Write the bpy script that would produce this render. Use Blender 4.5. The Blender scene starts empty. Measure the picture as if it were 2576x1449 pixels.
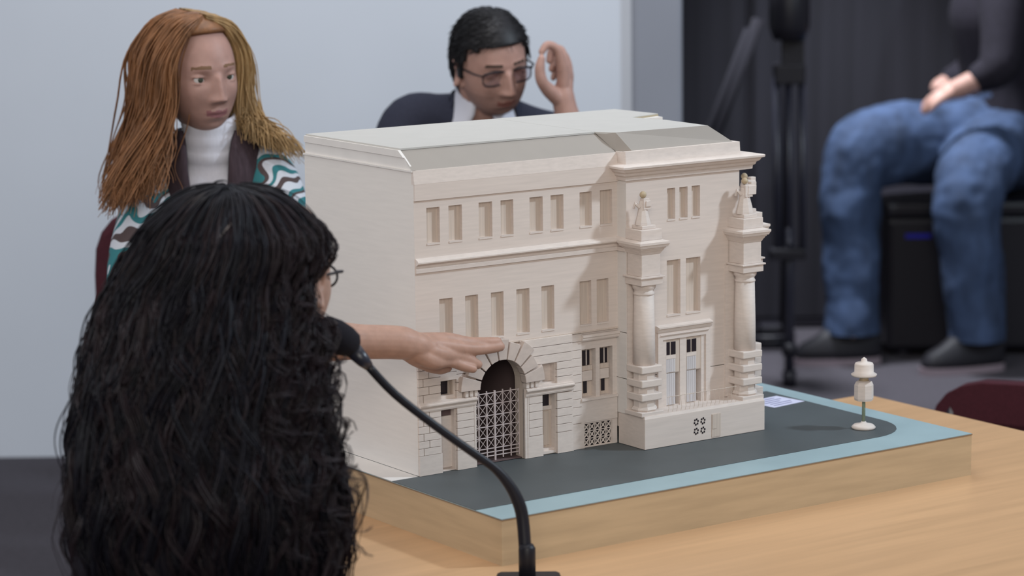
import bpy, bmesh, math, random
import numpy as np
from mathutils import Vector, Matrix

# ------------------------------------------------------------------ camera, world, lights, exposure
scn = bpy.context.scene
COL = scn.collection
CAM_H = 1.70421
BU, BV, BZ = -0.16126, 4.38973, 0.665          # foot of the model building (room axes: u right, v away, z up)
ROT = math.radians(34.698)                      # the model stands turned on the table
PITCH, ROLL = 0.16240379, -0.01200858
FOC = 6721.66

cd = bpy.data.cameras.new('camera'); cam = bpy.data.objects.new('camera', cd); COL.objects.link(cam)
fwd = Vector((0, math.cos(PITCH), -math.sin(PITCH))); rgt = Vector((1, 0, 0)); upv = rgt.cross(fwd)
r_ = math.cos(ROLL) * rgt + math.sin(ROLL) * upv
u_ = -math.sin(ROLL) * rgt + math.cos(ROLL) * upv
mw = Matrix((r_, u_, -fwd)).transposed().to_4x4(); mw.translation = Vector((0, 0, CAM_H))
cam.matrix_world = mw
cd.sensor_width = 36.0; cd.lens = FOC / 2576 * 36.0; cd.clip_start = 0.05; cd.clip_end = 100
cd.dof.use_dof = True; cd.dof.focus_distance = 4.62; cd.dof.aperture_fstop = 3.4
scn.camera = cam

w = bpy.data.worlds.new('room_light'); scn.world = w; w.use_nodes = True
bg = w.node_tree.nodes['Background']; bg.inputs[0].default_value = (0.80, 0.87, 1.0, 1); bg.inputs[1].default_value = 0.26
scn.view_settings.view_transform = 'Standard'; scn.view_settings.look = 'None'
scn.view_settings.exposure = 0.0; scn.view_settings.gamma = 1.0; scn.view_settings.use_curve_mapping = False

def area(name, loc, target, size, power, col=(1, 1, 1), sy=None):
    l = bpy.data.lights.new(name, 'AREA'); l.energy = power; l.color = col; l.size = size
    if sy: l.shape = 'RECTANGLE'; l.size_y = sy
    o = bpy.data.objects.new(name, l); COL.objects.link(o); o.location = loc
    o.rotation_euler = (Vector(target) - Vector(loc)).to_track_quat('-Z', 'Y').to_euler()
    return o
area('key_lamp', (3.25, 4.45, 3.45), (0.15, 4.6, 0.9), 0.30, 98, (0.74, 0.88, 1.0))
area('ceiling_panel_lamp', (-0.4, 4.2, 3.6), (-0.2, 4.5, 0.9), 2.4, 31, (1.0, 0.95, 0.88))
area('front_fill_lamp', (0.2, -0.9, 2.9), (0.0, 4.6, 0.8), 2.2, 112, (1.0, 0.95, 0.86))  # unseen fill added behind the camera to brighten the facade, no real window
area('side_fill_lamp', (-3.6, 3.6, 2.3), (-0.3, 4.7, 0.9), 1.6, 40, (0.96, 0.98, 1.0))  # soft fill added from the left for the model's side wall, no known window
area('rear_wall_fill', (-0.1, 5.9, 3.5), (-0.1, 7.5, 1.2), 1.4, 34, (0.92, 0.95, 1.0))  # unseen fill, added to brighten the middle of the back wall
sl = bpy.data.lights.new('far_spot_lamp', 'SPOT'); sl.energy = 700; sl.color = (0.88, 0.93, 1.0); sl.spot_size = math.radians(44); sl.spot_blend = .6; sl.shadow_soft_size = .16
so_ = bpy.data.objects.new('far_spot_lamp', sl); COL.objects.link(so_); so_.location = (0.78, 8.72, 3.1)
so_.rotation_euler = (Vector((1.22, 8.86, .6)) - so_.location).to_track_quat('-Z', 'Y').to_euler()

# ------------------------------------------------------------------ materials
def lin(c): return tuple((x / 12.92 if x <= .04045 else ((x + .055) / 1.055) ** 2.4) for x in c)
def S(r, g, b): return lin((r / 255, g / 255, b / 255)) + (1,)
def mat(name, col, rough=.6, noise=None, amt=.08, spec=.3, bump=0, metal=0, sub=0, emis=None):
    """plain procedural material: base colour broken by noise stretched with the vector `noise`"""
    m = bpy.data.materials.new(name); m.use_nodes = True; nt = m.node_tree; b = nt.nodes['Principled BSDF']
    b.inputs['Base Color'].default_value = col; b.inputs['Roughness'].default_value = rough
    b.inputs['Specular IOR Level'].default_value = spec; b.inputs['Metallic'].default_value = metal
    if sub:
        b.inputs['Subsurface Weight'].default_value = sub; b.inputs['Subsurface Radius'].default_value = (.012, .005, .003)
        b.inputs['Subsurface Scale'].default_value = .6
    if noise:
        tc = nt.nodes.new('ShaderNodeTexCoord'); mp = nt.nodes.new('ShaderNodeMapping'); mp.inputs['Scale'].default_value = noise
        nz = nt.nodes.new('ShaderNodeTexNoise'); nz.inputs['Scale'].default_value = 1; nz.inputs['Detail'].default_value = 5
        nt.links.new(tc.outputs['Object'], mp.inputs[0]); nt.links.new(mp.outputs[0], nz.inputs['Vector'])
        rp = nt.nodes.new('ShaderNodeValToRGB'); nt.links.new(nz.outputs['Fac'], rp.inputs[0])
        rp.color_ramp.elements[0].position = .3; rp.color_ramp.elements[1].position = .7
        rp.color_ramp.elements[0].color = tuple(max(0, c * (1 - amt)) for c in col[:3]) + (1,)
        rp.color_ramp.elements[1].color = tuple(min(1, c * (1 + amt)) for c in col[:3]) + (1,)
        nt.links.new(rp.outputs[0], b.inputs['Base Color'])
        if bump:
            bp = nt.nodes.new('ShaderNodeBump'); bp.inputs['Strength'].default_value = bump; bp.inputs['Distance'].default_value = .002
            nt.links.new(nz.outputs['Fac'], bp.inputs['Height']); nt.links.new(bp.outputs[0], b.inputs['Normal'])
    return m
BALSA = (0.685, 0.595, 0.540, 1)
M = {}
M['wood_x'] = mat('balsa_grain_along', BALSA, .65, (14, 60, 220), .045)
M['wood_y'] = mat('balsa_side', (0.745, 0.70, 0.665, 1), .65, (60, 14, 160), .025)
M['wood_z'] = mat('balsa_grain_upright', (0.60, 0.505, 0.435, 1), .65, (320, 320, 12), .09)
M['stone'] = mat('balsa_blocks', (0.685, 0.60, 0.548, 1), .6, (60, 60, 240), .05)
M['voussoir'] = mat('balsa_arch_blocks', (0.58, 0.49, 0.44, 1), .65, (60, 60, 120), .06)
M['roofcard'] = mat('roof_card', (0.510, 0.490, 0.462, 1), .75, (20, 20, 20), .02)
M['roofslope'] = mat('roof_slope_card', (0.335, 0.300, 0.270, 1), .75, (20, 20, 20), .02)
M['head_wood'] = mat('bead_wood', (0.50, 0.40, 0.27, 1), .5, (200, 200, 200), .1)
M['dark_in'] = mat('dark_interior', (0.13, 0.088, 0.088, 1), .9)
M['pane'] = mat('dark_pane', (0.014, 0.010, 0.016, 1), .25, spec=.4)
M['lattice'] = mat('lattice_wood', (0.56, 0.48, 0.47, 1), .6, (100, 100, 100), .05)
M['fluted'] = mat('curtain_white', (0.60, 0.57, 0.58, 1), .7, (500, 20, 6), .12)
M['road'] = mat('road_card', (0.080, 0.092, 0.097, 1), .55, (9, 9, 9), .10, spec=.35)
M['border'] = mat('pavement_card', (0.30, 0.40, 0.43, 1), .5, (12, 12, 12), .05)
M['whitebase'] = mat('white_base', (0.74, 0.70, 0.67, 1), .6, (20, 20, 20), .03)
M['boxside'] = mat('plywood_side', (0.50, 0.365, 0.225, 1), .5, (5, 5, 60), .10)
M['boxrim'] = mat('plywood_rim', (0.22, 0.16, 0.11, 1), .5, (9, 9, 60), .1)
M['table'] = mat('table_veneer', (0.56, 0.34, 0.185, 1), .38, (3, 40, 40), .08)
M['wallw'] = mat('white_plaster', (0.56, 0.59, 0.65, 1), .8, (1.3, 1.3, 1.3), .035)
M['pillar'] = mat('grey_paint', (0.24, 0.25, 0.29, 1), .7, (2, 2, 2), .04)
M['curtain'] = mat('dark_panel', (0.020, 0.019, 0.026, 1), .75, (30, 4, .6), .25)
M['carpet'] = mat('carpet', (0.054, 0.048, 0.057, 1), .95, (60, 60, 60), .15)
M['black'] = mat('black_plastic', (0.012, 0.011, 0.016, 1), .45)
M['foam'] = mat('black_foam', (0.010, 0.009, 0.014, 1), .95, (700, 700, 700), .5, bump=.6)
M['blackmetal'] = mat('black_anodised', (0.022, 0.022, 0.034, 1), .35, spec=.5)
M['redseat'] = mat('maroon_fabric', (0.058, 0.011, 0.018, 1), .85, (150, 150, 150), .15)
M['chairwood'] = mat('chair_beech', (0.50, 0.26, 0.17, 1), .45, (4, 4, 60), .1)
M['paper'] = mat('paper', (0.62, 0.62, 0.78, 1), .7, (30, 30, 30), .02)
M['ink'] = mat('ink', (0.22, 0.22, 0.36, 1), .7)
M['skin_f'] = mat('skin_fair', (0.38, 0.222, 0.185, 1), .5, (60, 60, 60), .06, sub=.15)
M['skin_m'] = mat('skin_medium', (0.42, 0.245, 0.20, 1), .5, (60, 60, 60), .07, sub=.15)
M['skin_d'] = mat('skin_tan', (0.435, 0.262, 0.200, 1), .5, (70, 70, 70), .08, sub=.15, bump=.08)
M['lip_f'] = mat('lip_rose', (0.27, 0.115, 0.12, 1), .4)
M['lip_m'] = mat('lip_brown', (0.26, 0.11, 0.09, 1), .45)
M['brow'] = mat('brow_hair', (0.05, 0.03, 0.022, 1), .8)
M['stubble'] = mat('shaved_skin', (0.34, 0.20, 0.165, 1), .6, (300, 300, 300), .1)
M['eyewhite'] = mat('eye_white', (0.62, 0.58, 0.56, 1), .25)
M['iris'] = mat('iris', (0.045, 0.050, 0.035, 1), .2)
M['nail'] = mat('nail', (0.50, 0.29, 0.27, 1), .3)
M['hair_k'] = mat('hair_black', (0.0060, 0.0052, 0.0092, 1), .50, (30, 30, 30), .3, spec=.20)
M['hair_kb'] = mat('hair_dark_brown', (0.018, 0.011, 0.014, 1), .45, (30, 30, 30), .3, spec=.25)
M['hair_b'] = mat('hair_blond', (0.33, 0.205, 0.09, 1), .5, (50, 50, 8), .35, spec=.35)
M['hair_r'] = mat('hair_auburn', (0.21, 0.092, 0.038, 1), .5, (50, 50, 8), .35, spec=.35)
M['hair_m'] = mat('hair_short_black', (0.012, 0.011, 0.013, 1), .5, (300, 300, 300), .4)
M['white_knit'] = mat('white_ribbed_cotton', (0.66, 0.65, 0.72, 1), .85, (250, 250, 10), .04)
M['vest'] = mat('plum_knit', (0.052, 0.034, 0.042, 1), .9, (200, 200, 30), .2)
M['suit'] = mat('navy_wool', (0.022, 0.024, 0.042, 1), .85, (200, 200, 200), .15)
M['shirt'] = mat('white_shirt', (0.66, 0.66, 0.74, 1), .8)
M['darktop'] = mat('black_jersey', (0.010, 0.008, 0.014, 1), .9, (60, 60, 60), .2)
M['sole'] = mat('shoe_sole', (0.24, 0.19, 0.215, 1), .6)
M['shoe'] = mat('shoe_black', (0.012, 0.011, 0.015, 1), .6)
M['bluetape'] = mat('blue_tape', (0.012, 0.012, 0.30, 1), .5)

def jeans_mat():
    m = mat('blue_denim', (0.034, 0.055, 0.110, 1), .85, (14, 14, 5), .45, bump=.2)
    return m
M['jeans'] = jeans_mat()

def sweater_mat():
    m = bpy.data.materials.new('patterned_knit'); m.use_nodes = True; nt = m.node_tree; b = nt.nodes['Principled BSDF']
    b.inputs['Roughness'].default_value = .9
    tc = nt.nodes.new('ShaderNodeTexCoord'); mp = nt.nodes.new('ShaderNodeMapping'); mp.inputs['Rotation'].default_value = (0, .55, 0)
    nt.links.new(tc.outputs['Object'], mp.inputs[0])
    wv = nt.nodes.new('ShaderNodeTexWave'); wv.wave_type = 'BANDS'; wv.bands_direction = 'Z'; wv.wave_profile = 'SAW'
    wv.inputs['Scale'].default_value = 3.6; wv.inputs['Distortion'].default_value = 5.0; wv.inputs['Detail'].default_value = 1.0; wv.inputs['Detail Scale'].default_value = 3.2
    nt.links.new(mp.outputs[0], wv.inputs['Vector'])
    rp = nt.nodes.new('ShaderNodeValToRGB'); rp.color_ramp.interpolation = 'CONSTANT'
    e = rp.color_ramp.elements; white = (.56, .57, .62, 1); teal = (.030, .17, .19, 1); br = (.075, .050, .050, 1)
    e[0].position = 0; e[0].color = white; e[1].position = .22; e[1].color = br
    for p, c in ((.38, white), (.52, teal), (.66, white), (.80, br), (.88, teal)):
        x = e.new(p); x.color = c
    nt.links.new(wv.outputs['Fac'], rp.inputs[0]); nt.links.new(rp.outputs[0], b.inputs['Base Color'])
    return m
M['sweater'] = sweater_mat()

def lens_mat():
    m = bpy.data.materials.new('spectacle_lens'); m.use_nodes = True; nt = m.node_tree
    for n in list(nt.nodes): nt.nodes.remove(n)
    o = nt.nodes.new('ShaderNodeOutputMaterial'); mx = nt.nodes.new('ShaderNodeMixShader'); t = nt.nodes.new('ShaderNodeBsdfTransparent')
    g = nt.nodes.new('ShaderNodeBsdfGlossy'); g.inputs['Roughness'].default_value = .05; t.inputs[0].default_value = (.72, .70, .74, 1)
    mx.inputs[0].default_value = .05
    nt.links.new(t.outputs[0], mx.inputs[1]); nt.links.new(g.outputs[0], mx.inputs[2]); nt.links.new(mx.outputs[0], o.inputs[0])
    return m
M['lens'] = lens_mat()

# ------------------------------------------------------------------ builders
class MB:
    def __init__(s): s.v = []; s.f = []; s.mi = []
    def add(s, vs, fs, mi=0):
        o = len(s.v); s.v += [tuple(p) for p in vs]; s.f += [tuple(i + o for i in f) for f in fs]; s.mi += [mi] * len(fs); return s
    def box(s, x0, x1, y0, y1, z0, z1, mi=0):
        return s.add([(x0, y0, z0), (x1, y0, z0), (x1, y1, z0), (x0, y1, z0), (x0, y0, z1), (x1, y0, z1), (x1, y1, z1), (x0, y1, z1)],
                     [(0, 3, 2, 1), (4, 5, 6, 7), (0, 1, 5, 4), (1, 2, 6, 5), (2, 3, 7, 6), (3, 0, 4, 7)], mi)
    def frustum(s, cx, cy, z0, z1, h0, h1, g0=None, g1=None, dx=0, dy=0, mi=0):
        g0 = h0 if g0 is None else g0; g1 = h1 if g1 is None else g1
        a = [(cx - h0, cy - g0, z0), (cx + h0, cy - g0, z0), (cx + h0, cy + g0, z0), (cx - h0, cy + g0, z0)]
        b = [(cx + dx - h1, cy + dy - g1, z1), (cx + dx + h1, cy + dy - g1, z1), (cx + dx + h1, cy + dy + g1, z1), (cx + dx - h1, cy + dy + g1, z1)]
        return s.add(a + b, [(0, 3, 2, 1), (4, 5, 6, 7), (0, 1, 5, 4), (1, 2, 6, 5), (2, 3, 7, 6), (3, 0, 4, 7)], mi)
    def prism(s, poly, axis, a, b, mi=0):
        """extrude a 2-D outline along an axis: 'x' outline (y,z), 'y' outline (x,z), 'z' outline (x,y)"""
        def P(q, t): return {'x': (t, q[0], q[1]), 'y': (q[0], t, q[1]), 'z': (q[0], q[1], t)}[axis]
        n = len(poly); vs = [P(q, a) for q in poly] + [P(q, b) for q in poly]
        fs = [tuple(range(n))[::-1], tuple(range(n, 2 * n))] + [(i, (i + 1) % n, n + (i + 1) % n, n + i) for i in range(n)]
        return s.add(vs, fs, mi)
    def lathe(s, prof, c=(0, 0, 0), n=16, sx=1, sy=1, ph=0, mi=0):
        vs = []; fs = []
        for r, z in prof:
            for k in range(n):
                t = 2 * math.pi * k / n + ph; vs.append((c[0] + sx * r * math.cos(t), c[1] + sy * r * math.sin(t), c[2] + z))
        m = len(prof)
        for i in range(m - 1):
            for k in range(n):
                k2 = (k + 1) % n; fs.append((i * n + k, i * n + k2, (i + 1) * n + k2, (i + 1) * n + k))
        fs.append(tuple(range(n))[::-1]); fs.append(tuple(range((m - 1) * n, m * n)))
        return s.add(vs, fs, mi)
    def tube(s, pts, rad, n=8, mi=0, flat=1.0):
        pts = [Vector(p) for p in pts]; m = len(pts); rad = rad if hasattr(rad, '__len__') else [rad] * m
        vs = []; ref = None
        for i, p in enumerate(pts):
            t = (pts[min(i + 1, m - 1)] - pts[max(i - 1, 0)]).normalized()
            if ref is None:
                ref = Vector((0, 0, 1)) if abs(t.z) < .9 else Vector((1, 0, 0))
            a = (ref - t * ref.dot(t)).normalized(); ref = a; b = t.cross(a)
            for k in range(n):
                q = 2 * math.pi * k / n; vs.append(p + a * (rad[i] * math.cos(q)) + b * (rad[i] * flat * math.sin(q)))
        fs = [(i * n + k, i * n + (k + 1) % n, (i + 1) * n + (k + 1) % n, (i + 1) * n + k) for i in range(m - 1) for k in range(n)]
        fs += [tuple(range(n))[::-1], tuple(range((m - 1) * n, m * n))]
        return s.add(vs, fs, mi)
    def ball(s, c, r, n=14, m=9, sc=(1, 1, 1), mi=0):
        prof = [(max(1e-4, math.sin(math.pi * i / m)) * r, -math.cos(math.pi * i / m) * r * sc[2]) for i in range(m + 1)]
        return s.lathe(prof, c, n, sc[0], sc[1], mi=mi)
    def build(s, name, m, parent=None, smooth=False, bevel=0, loc=None, rot=None):
        me = bpy.data.meshes.new(name); me.from_pydata(s.v, [], s.f); me.update()
        ms = m if isinstance(m, (list, tuple)) else [m]
        for q in ms: me.materials.append(q)
        if len(ms) > 1: me.polygons.foreach_set('material_index', s.mi)
        if smooth: me.polygons.foreach_set('use_smooth', [True] * len(me.polygons))
        b = bmesh.new(); b.from_mesh(me); bmesh.ops.recalc_face_normals(b, faces=b.faces); b.to_mesh(me); b.free()
        return link(name, me, parent, bevel, loc, rot)
def link(name, me, parent=None, bevel=0, loc=None, rot=None):
    o = bpy.data.objects.new(name, me); COL.objects.link(o)
    if parent: o.parent = parent
    if loc: o.location = loc
    if rot: o.rotation_euler = rot
    if bevel:
        md = o.modifiers.new('edge', 'BEVEL'); md.width = bevel; md.segments = 2; md.limit_method = 'ANGLE'
    return o
def tag(o, label=None, cat=None, group=None, kind=None):
    for k, v in (('label', label), ('category', cat), ('group', group), ('kind', kind)):
        if v: o[k] = v
    return o
def empty(name, loc, rz=0, **kw):
    o = bpy.data.objects.new(name, None); COL.objects.link(o); o.location = loc; o.rotation_euler = (0, 0, rz); o.empty_display_size = .05
    return tag(o, kw.get('label'), kw.get('cat'), kw.get('group'))
def B(x, y, z=0):   # model-building axes -> room
    c, s = math.cos(ROT), math.sin(ROT)
    return (BU + c * x - s * y, BV + s * x + c * y, BZ + z)

# ------------------------------------------------------------------ the setting
tag(MB().box(-4, 4.2, -1.5, 9.5, -.05, 0).build('floor', M['carpet']), kind='structure')
tag(MB().box(-4, .344, 7.5, 7.62, 0, 3.4).build('wall_back', M['wallw']), kind='structure')
tag(MB().box(.344, .484, 7.46, 7.70, 0, 3.4).build('trim_1', M['pillar'], bevel=.012), kind='structure')
wr = tag(MB().box(-.6, 4.2, 9.50, 9.62, 0, 3.4).build('wall_far', M['curtain']), kind='structure')
for k in range(5):
    x0 = .05 + .8 * k
    MB().box(x0 + .012, x0 + .788, 9.45, 9.50, .03, 3.3).build('panel', M['curtain'], wr, bevel=.01)
tag(MB().box(-.6, 4.2, 9.43, 9.45, 0, .03).build('baseboard_far', M['black']), kind='structure')

# ------------------------------------------------------------------ table and display box
tb = empty('table', B(.475, -.31, -BZ), ROT, label='orange wooden table under the box of the building model', cat='table')
ZT = BZ - .077
mb = MB().box(-.825, .835, -.64, .64, ZT - .03, ZT); mb.build('table_top', M['table'], tb, bevel=.003)
for sx in (-.75, .76):
    for sy in (-.56, .56):
        MB().box(sx - .03, sx + .03, sy - .03, sy + .03, 0, ZT - .03).build('leg', M['table'], tb, bevel=.003)
MB().box(-.72, .73, -.575, -.555, ZT - .11, ZT - .03).build('apron', M['table'], tb)
MB().box(-.72, .73, .555, .575, ZT - .11, ZT - .03).build('apron', M['table'], tb)

bx = empty('display_box', B(.46, .1, -.077), ROT, label='low plywood display box with blue-grey top carrying the white building', cat='display box')
def L(x, y): return (x - .46, y - .1)
x0, x1, y0, y1 = -.0525 - .46, .970 - .46, -.3225 - .1, .52 - .1
MB().box(x0, x1, y0, y0 + .012, 0, .0735).build('front_panel', M['boxside'], bx)
MB().box(x0, x1, y1 - .012, y1, 0, .0735).build('rear_panel', M['boxside'], bx)
MB().box(x0, x0 + .012, y0 + .012, y1 - .012, 0, .0735).build('side_panel', M['boxside'], bx)
MB().box(x1 - .012, x1, y0 + .012, y1 - .012, 0, .0735).build('side_panel', M['boxside'], bx)
MB().box(x0 - .001, x1 + .001, y0 - .001, y1 + .001, .0735, .0752).build('rim', M['boxrim'], bx)
MB().box(x0, x1, y0, y1, .0752, .0762).build('pavement', M['border'], bx)
# dark road: straight front, rounded corner at the lamp, open to the left edge
rd = [L(-.0525, -.2495), L(.80, -.2445)]
for k in range(9):
    t = -math.pi / 2 + k * math.pi / 16; rd.append(L(.815 + .105 * math.cos(t), -.1395 + .105 * math.sin(t)))
rd += [L(.924, .19), L(.70, .19), L(.70, .008), L(-.0005, .008), L(-.0005, .0), L(-.0525, .0)]
MB().prism(rd, 'z', .0762, .0770).build('road', M['road'], bx)
MB().prism([L(-.0525, .0), L(.0, .0), L(.0, .52), L(-.0525, .52)], 'z', .0762, .0770).build('white_strip', M['whitebase'], bx)

pp = empty('paper_label', B(.87, .10, .0), ROT + .12, label='small white printed paper label lying on the road behind the building', cat='label')
MB().box(-.042, .042, -.036, .036, .0004, .0009).build('sheet', M['paper'], pp)
mk = MB()
for k, (a, b) in enumerate(((-.03, .02), (-.026, .03), (-.03, .012), (-.022, .028), (-.03, .022))):
    mk.box(a, b, -.026 + .012 * k, -.022 + .012 * k, .0009, .0011)
mk.build('printed_lines', M['ink'], pp)

lp = empty('lamp_post_model', B(.843, -.1765, .0005), 0, label='tiny cream model lamp post with tiered shade near the road corner', cat='model lamp')
MB().lathe([(.021, 0), (.022, .003), (.018, .007), (.006, .010), (.004, .013)], n=20).build('foot', M['stone'], lp, True, rot=(0, 0, 0))
MB().lathe([(.0034, .010), (.0028, .066)], n=10).build('post', mat('lamp_green', (.22, .27, .19, 1), .5), lp, True)
MB().lathe([(.0165, .052), (.0175, .056), (.0172, .080), (.0145, .086), (.010, .088)], n=8).build('lantern', M['stone'], lp)
MB().lathe([(.009, .088), (.0075, .094), (.009, .097)], n=12).build('collar', M['head_wood'], lp, True)
MB().lathe([(.022, .0965), (.0235, .100), (.0175, .1035), (.0172, .1175), (.0155, .1205), (.006, .1225), (.005, .1275), (.001, .1305)], n=20).build('shade', M['stone'], lp, True)

# ------------------------------------------------------------------ the building model (model axes: x along the front, y into depth)
bd = empty('building_model', B(0, 0, .0005), ROT, label='large cream balsa wood scale model of a three-storey building with columns', cat='model building')
def part(mb, name, m, parent=None, **k): return mb.build(name, m, parent or bd, **k)

def holed(mb, x0, x1, z0, z1, holes, y, depth):
    """front skin at y with rectangular openings; every opening gets its four reveals"""
    xs = sorted({x0, x1} | {h[0] for h in holes} | {h[1] for h in holes}); zs = sorted({z0, z1} | {h[2] for h in holes} | {h[3] for h in holes})
    for i in range(len(xs) - 1):
        for j in range(len(zs) - 1):
            cx, cz = (xs[i] + xs[i + 1]) / 2, (zs[j] + zs[j + 1]) / 2
            if any(h[0] < cx < h[1] and h[2] < cz < h[3] for h in holes): continue
            mb.add([(xs[i], y, zs[j]), (xs[i + 1], y, zs[j]), (xs[i + 1], y, zs[j + 1]), (xs[i], y, zs[j + 1])], [(0, 1, 2, 3)])
    for a, b, c, d in holes:
        q = y + depth
        mb.add([(a, y, c), (b, y, c), (b, y, d), (a, y, d), (a, q, c), (b, q, c), (b, q, d), (a, q, d)], [(0, 1, 5, 4), (1, 2, 6, 5), (2, 3, 7, 6), (3, 0, 4, 7)])
    return mb
ROW3 = [(.0248, .0511), (.0689, .0958), (.1298, .1573), (.1746, .2008), (.2347, .2623), (.2789, .306), (.3406, .3666), (.3843, .4106)]
ROW2 = [(.0476, .0743), (.0997, .126), (.1525, .1784), (.2052, .2324), (.2577, .2846), (.3391, .3642), (.3761, .4015)]
H3 = [(a, b, .3937, .4535) for a, b in ROW3]; H2 = [(a, b, .2208, .2975) for a, b in ROW2]
XI = .4215                                                       # inner corner where the bay starts
part(holed(MB(), 0, XI, .208, .467, H3 + H2, 0, .0075), 'facade_wall', M['wood_x'])
for a, b, c, d in H3 + H2:
    part(MB().box(a - .001, b + .001, .0075, .0095, c - .001, d + .001), 'window_recess', M['wood_z'])
    part(MB().box(a, b, -.0012, .0005, c - .0028, c), 'window_sill', M['stone'])
part(MB().box(0.0005, .0062, .0006, .3545, 0, .5158), 'side_wall', M['wood_y'])
part(MB().box(-.0022, .0066, .001, .3553, .5145, .5172), 'side_coping', M['whitebase'])
part(MB().box(.0062, .69, .349, .3545, 0, .5158), 'rear_wall', M['wood_y'])
part(MB().box(.684, .69, .0, .349, 0, .5158), 'side_wall', M['wood_y'])
# parapet: lower fascia stands proud, upper band leans back
part(MB().prism([(-.003, .467), (-.003, .4945), (.004, .4945), (.004, .467)], 'x', .0006, XI), 'fascia', M['wood_x'])
part(MB().prism([(-.0032, .4945), (.0006, .5172), (.006, .5172), (.006, .4945)], 'x', 0, XI), 'parapet', M['stone'])
# mid cornice
corn = [(0, .3456), (-.0035, .3456), (-.0035, .3520), (-.0012, .3530), (-.0012, .3570), (-.0060, .3595), (-.0092, .3618), (-.0092, .3640), (-.0075, .3665), (0, .3700)]
part(MB().prism(corn, 'x', .0012, XI), 'mid_cornice', M['stone'])

# ---- ground floor
YB = .0032
AX, AZ, AR = .1676, .134, .0505
gh = [(.0472, .0757, .131, .156), (.0479, .0766, .0015, .106)]
part(holed(MB(), .0006, .1129, 0, .208, gh, YB, .016), 'ground_wall', M['stone'])
gh2 = [(.256, .2861, .1276, .160), (.2562, .2864, .0015, .1075), (.3448, .3752, .0893, .1758), (.3837, .4119, .0893, .1758), (.3496, .4104, .0015, .0425)]
part(holed(MB(), .2225, XI, 0, .208, gh2, YB, .016), 'ground_wall', M['stone'])
ar = MB(); n = 20
pts = [(AX + AR * math.cos(math.pi * k / n), AZ + AR * math.sin(math.pi * k / n)) for k in range(n + 1)]
for k in range(n):
    a, b = pts[k], pts[k + 1]
    ar.add([(a[0], YB, a[1]), (b[0], YB, b[1]), (b[0], YB, .208), (a[0], YB, .208)], [(0, 1, 2, 3)])
    ar.add([(a[0], YB - .003, a[1]), (b[0], YB - .003, b[1]), (b[0], .026, b[1]), (a[0], .026, a[1])], [(0, 1, 2, 3)])
for xa, xb, xi in ((AX + AR, .2225, AX + AR), (.1129, AX - AR, AX - AR)):
    ar.add([(xa, YB, 0), (xb, YB, 0), (xb, YB, .208), (xa, YB, .208)], [(0, 1, 2, 3)])
    ar.add([(xi, YB - .003, 0), (xi, .026, 0), (xi, .026, AZ), (xi, YB - .003, AZ)], [(0, 1, 2, 3)])
part(ar, 'arch_wall', M['wood_z'])
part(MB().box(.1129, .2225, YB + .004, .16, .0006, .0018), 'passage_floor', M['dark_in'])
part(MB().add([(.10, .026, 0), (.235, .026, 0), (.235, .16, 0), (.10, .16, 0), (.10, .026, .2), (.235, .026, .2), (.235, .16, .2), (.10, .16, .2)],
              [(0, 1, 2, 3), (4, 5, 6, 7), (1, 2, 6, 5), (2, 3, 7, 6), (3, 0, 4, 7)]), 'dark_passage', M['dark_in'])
part(MB().box(.1129, AX - AR, -.0032, YB, 0, AZ - .0115), 'jamb', M['stone']); part(MB().box(AX + AR, .2232, -.0032, YB, 0, AZ - .0115), 'jamb', M['stone'])

def courses(x0, x1, zs, name='stone_course', y0=-.0030, gap=.0016, cut=None, split=None, m='stone'):
    for i in range(len(zs) - 1):
        a, b = zs[i], zs[i + 1] - gap
        xa, xb = x0, x1
        if cut:                                                   # keep clear of the arch blocks
            zc = (a + b) / 2; r = cut
            if zc - AZ < r and zc > AZ - .012:
                d = math.sqrt(max(0, r * r - max(0, zc - AZ) ** 2))
                if x0 >= AX: xa = max(x0, AX + d)
                else: xb = min(x1, AX - d)
        if xb - xa < .004: continue
        segs = [(xa, xb)]
        if split:
            s = split[i % len(split)]
            segs = [(xa, s - .0007), (s + .0007, xb)]
        for p, q in segs:
            part(MB().prism([(YB, a), (y0, a), (y0, b), (y0 + .0010, b + .0006), (YB, b + .0006)], 'x', p, q), name, M[m])
def zrow(a, b, n): return [a + (b - a) * k / n for k in range(n + 1)]
# left pier and the stones beside the left door
courses(.0012, .0455, zrow(.0345, .110, 6), 'quoin_stone', split=[.0105, .022])
part(MB().box(.0012, .0470, -.0036, YB, 0, .0338), 'pier_base', M['stone'])
courses(.0785, .1125, zrow(.0345, .110, 6)); part(MB().box(.0775, .1129, -.0036, YB, 0, .0338), 'pier_base', M['stone'])
courses(.0012, .0455, zrow(.1245, .208, 6), 'quoin_stone', split=[.0105, .022])
courses(.0780, .150, zrow(.1245, .208, 6), cut=.079); courses(.0455, .0780, [.158, .172, .190, .208])
# right of the arch
courses(.2275, .2555, zrow(.0385, .109, 5)); part(MB().box(.2235, .2560, -.0036, YB, 0, .0375), 'pier_base', M['stone'])
part(MB().box(.2235, .2263, -.0036, YB, .0375, .110), 'pier_strip', M['stone'])
courses(.2870, .3205, zrow(.0375, .108, 5)); part(MB().box(.2868, .3210, -.0036, YB, 0, .0365), 'pier_base', M['stone'])
courses(.1700, .2555, [.1245, .142, .155, .1625], cut=.079); courses(.1700, .3205, zrow(.1625, .2085, 3), cut=.079)
courses(.2872, .3205, [.1245, .1362, .1494, .1625])
# set back strip and wall round the double window
courses(.3215, .3430, zrow(.0465, .2065, 11), y0=.0008); part(MB().box(.3215, .3480, .0006, YB, 0, .0455), 'pier_base', M['stone'])
part(MB().box(.3420, XI - .001, .0010, YB, .0455, .0845), 'apron_panel', M['stone'])
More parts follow.
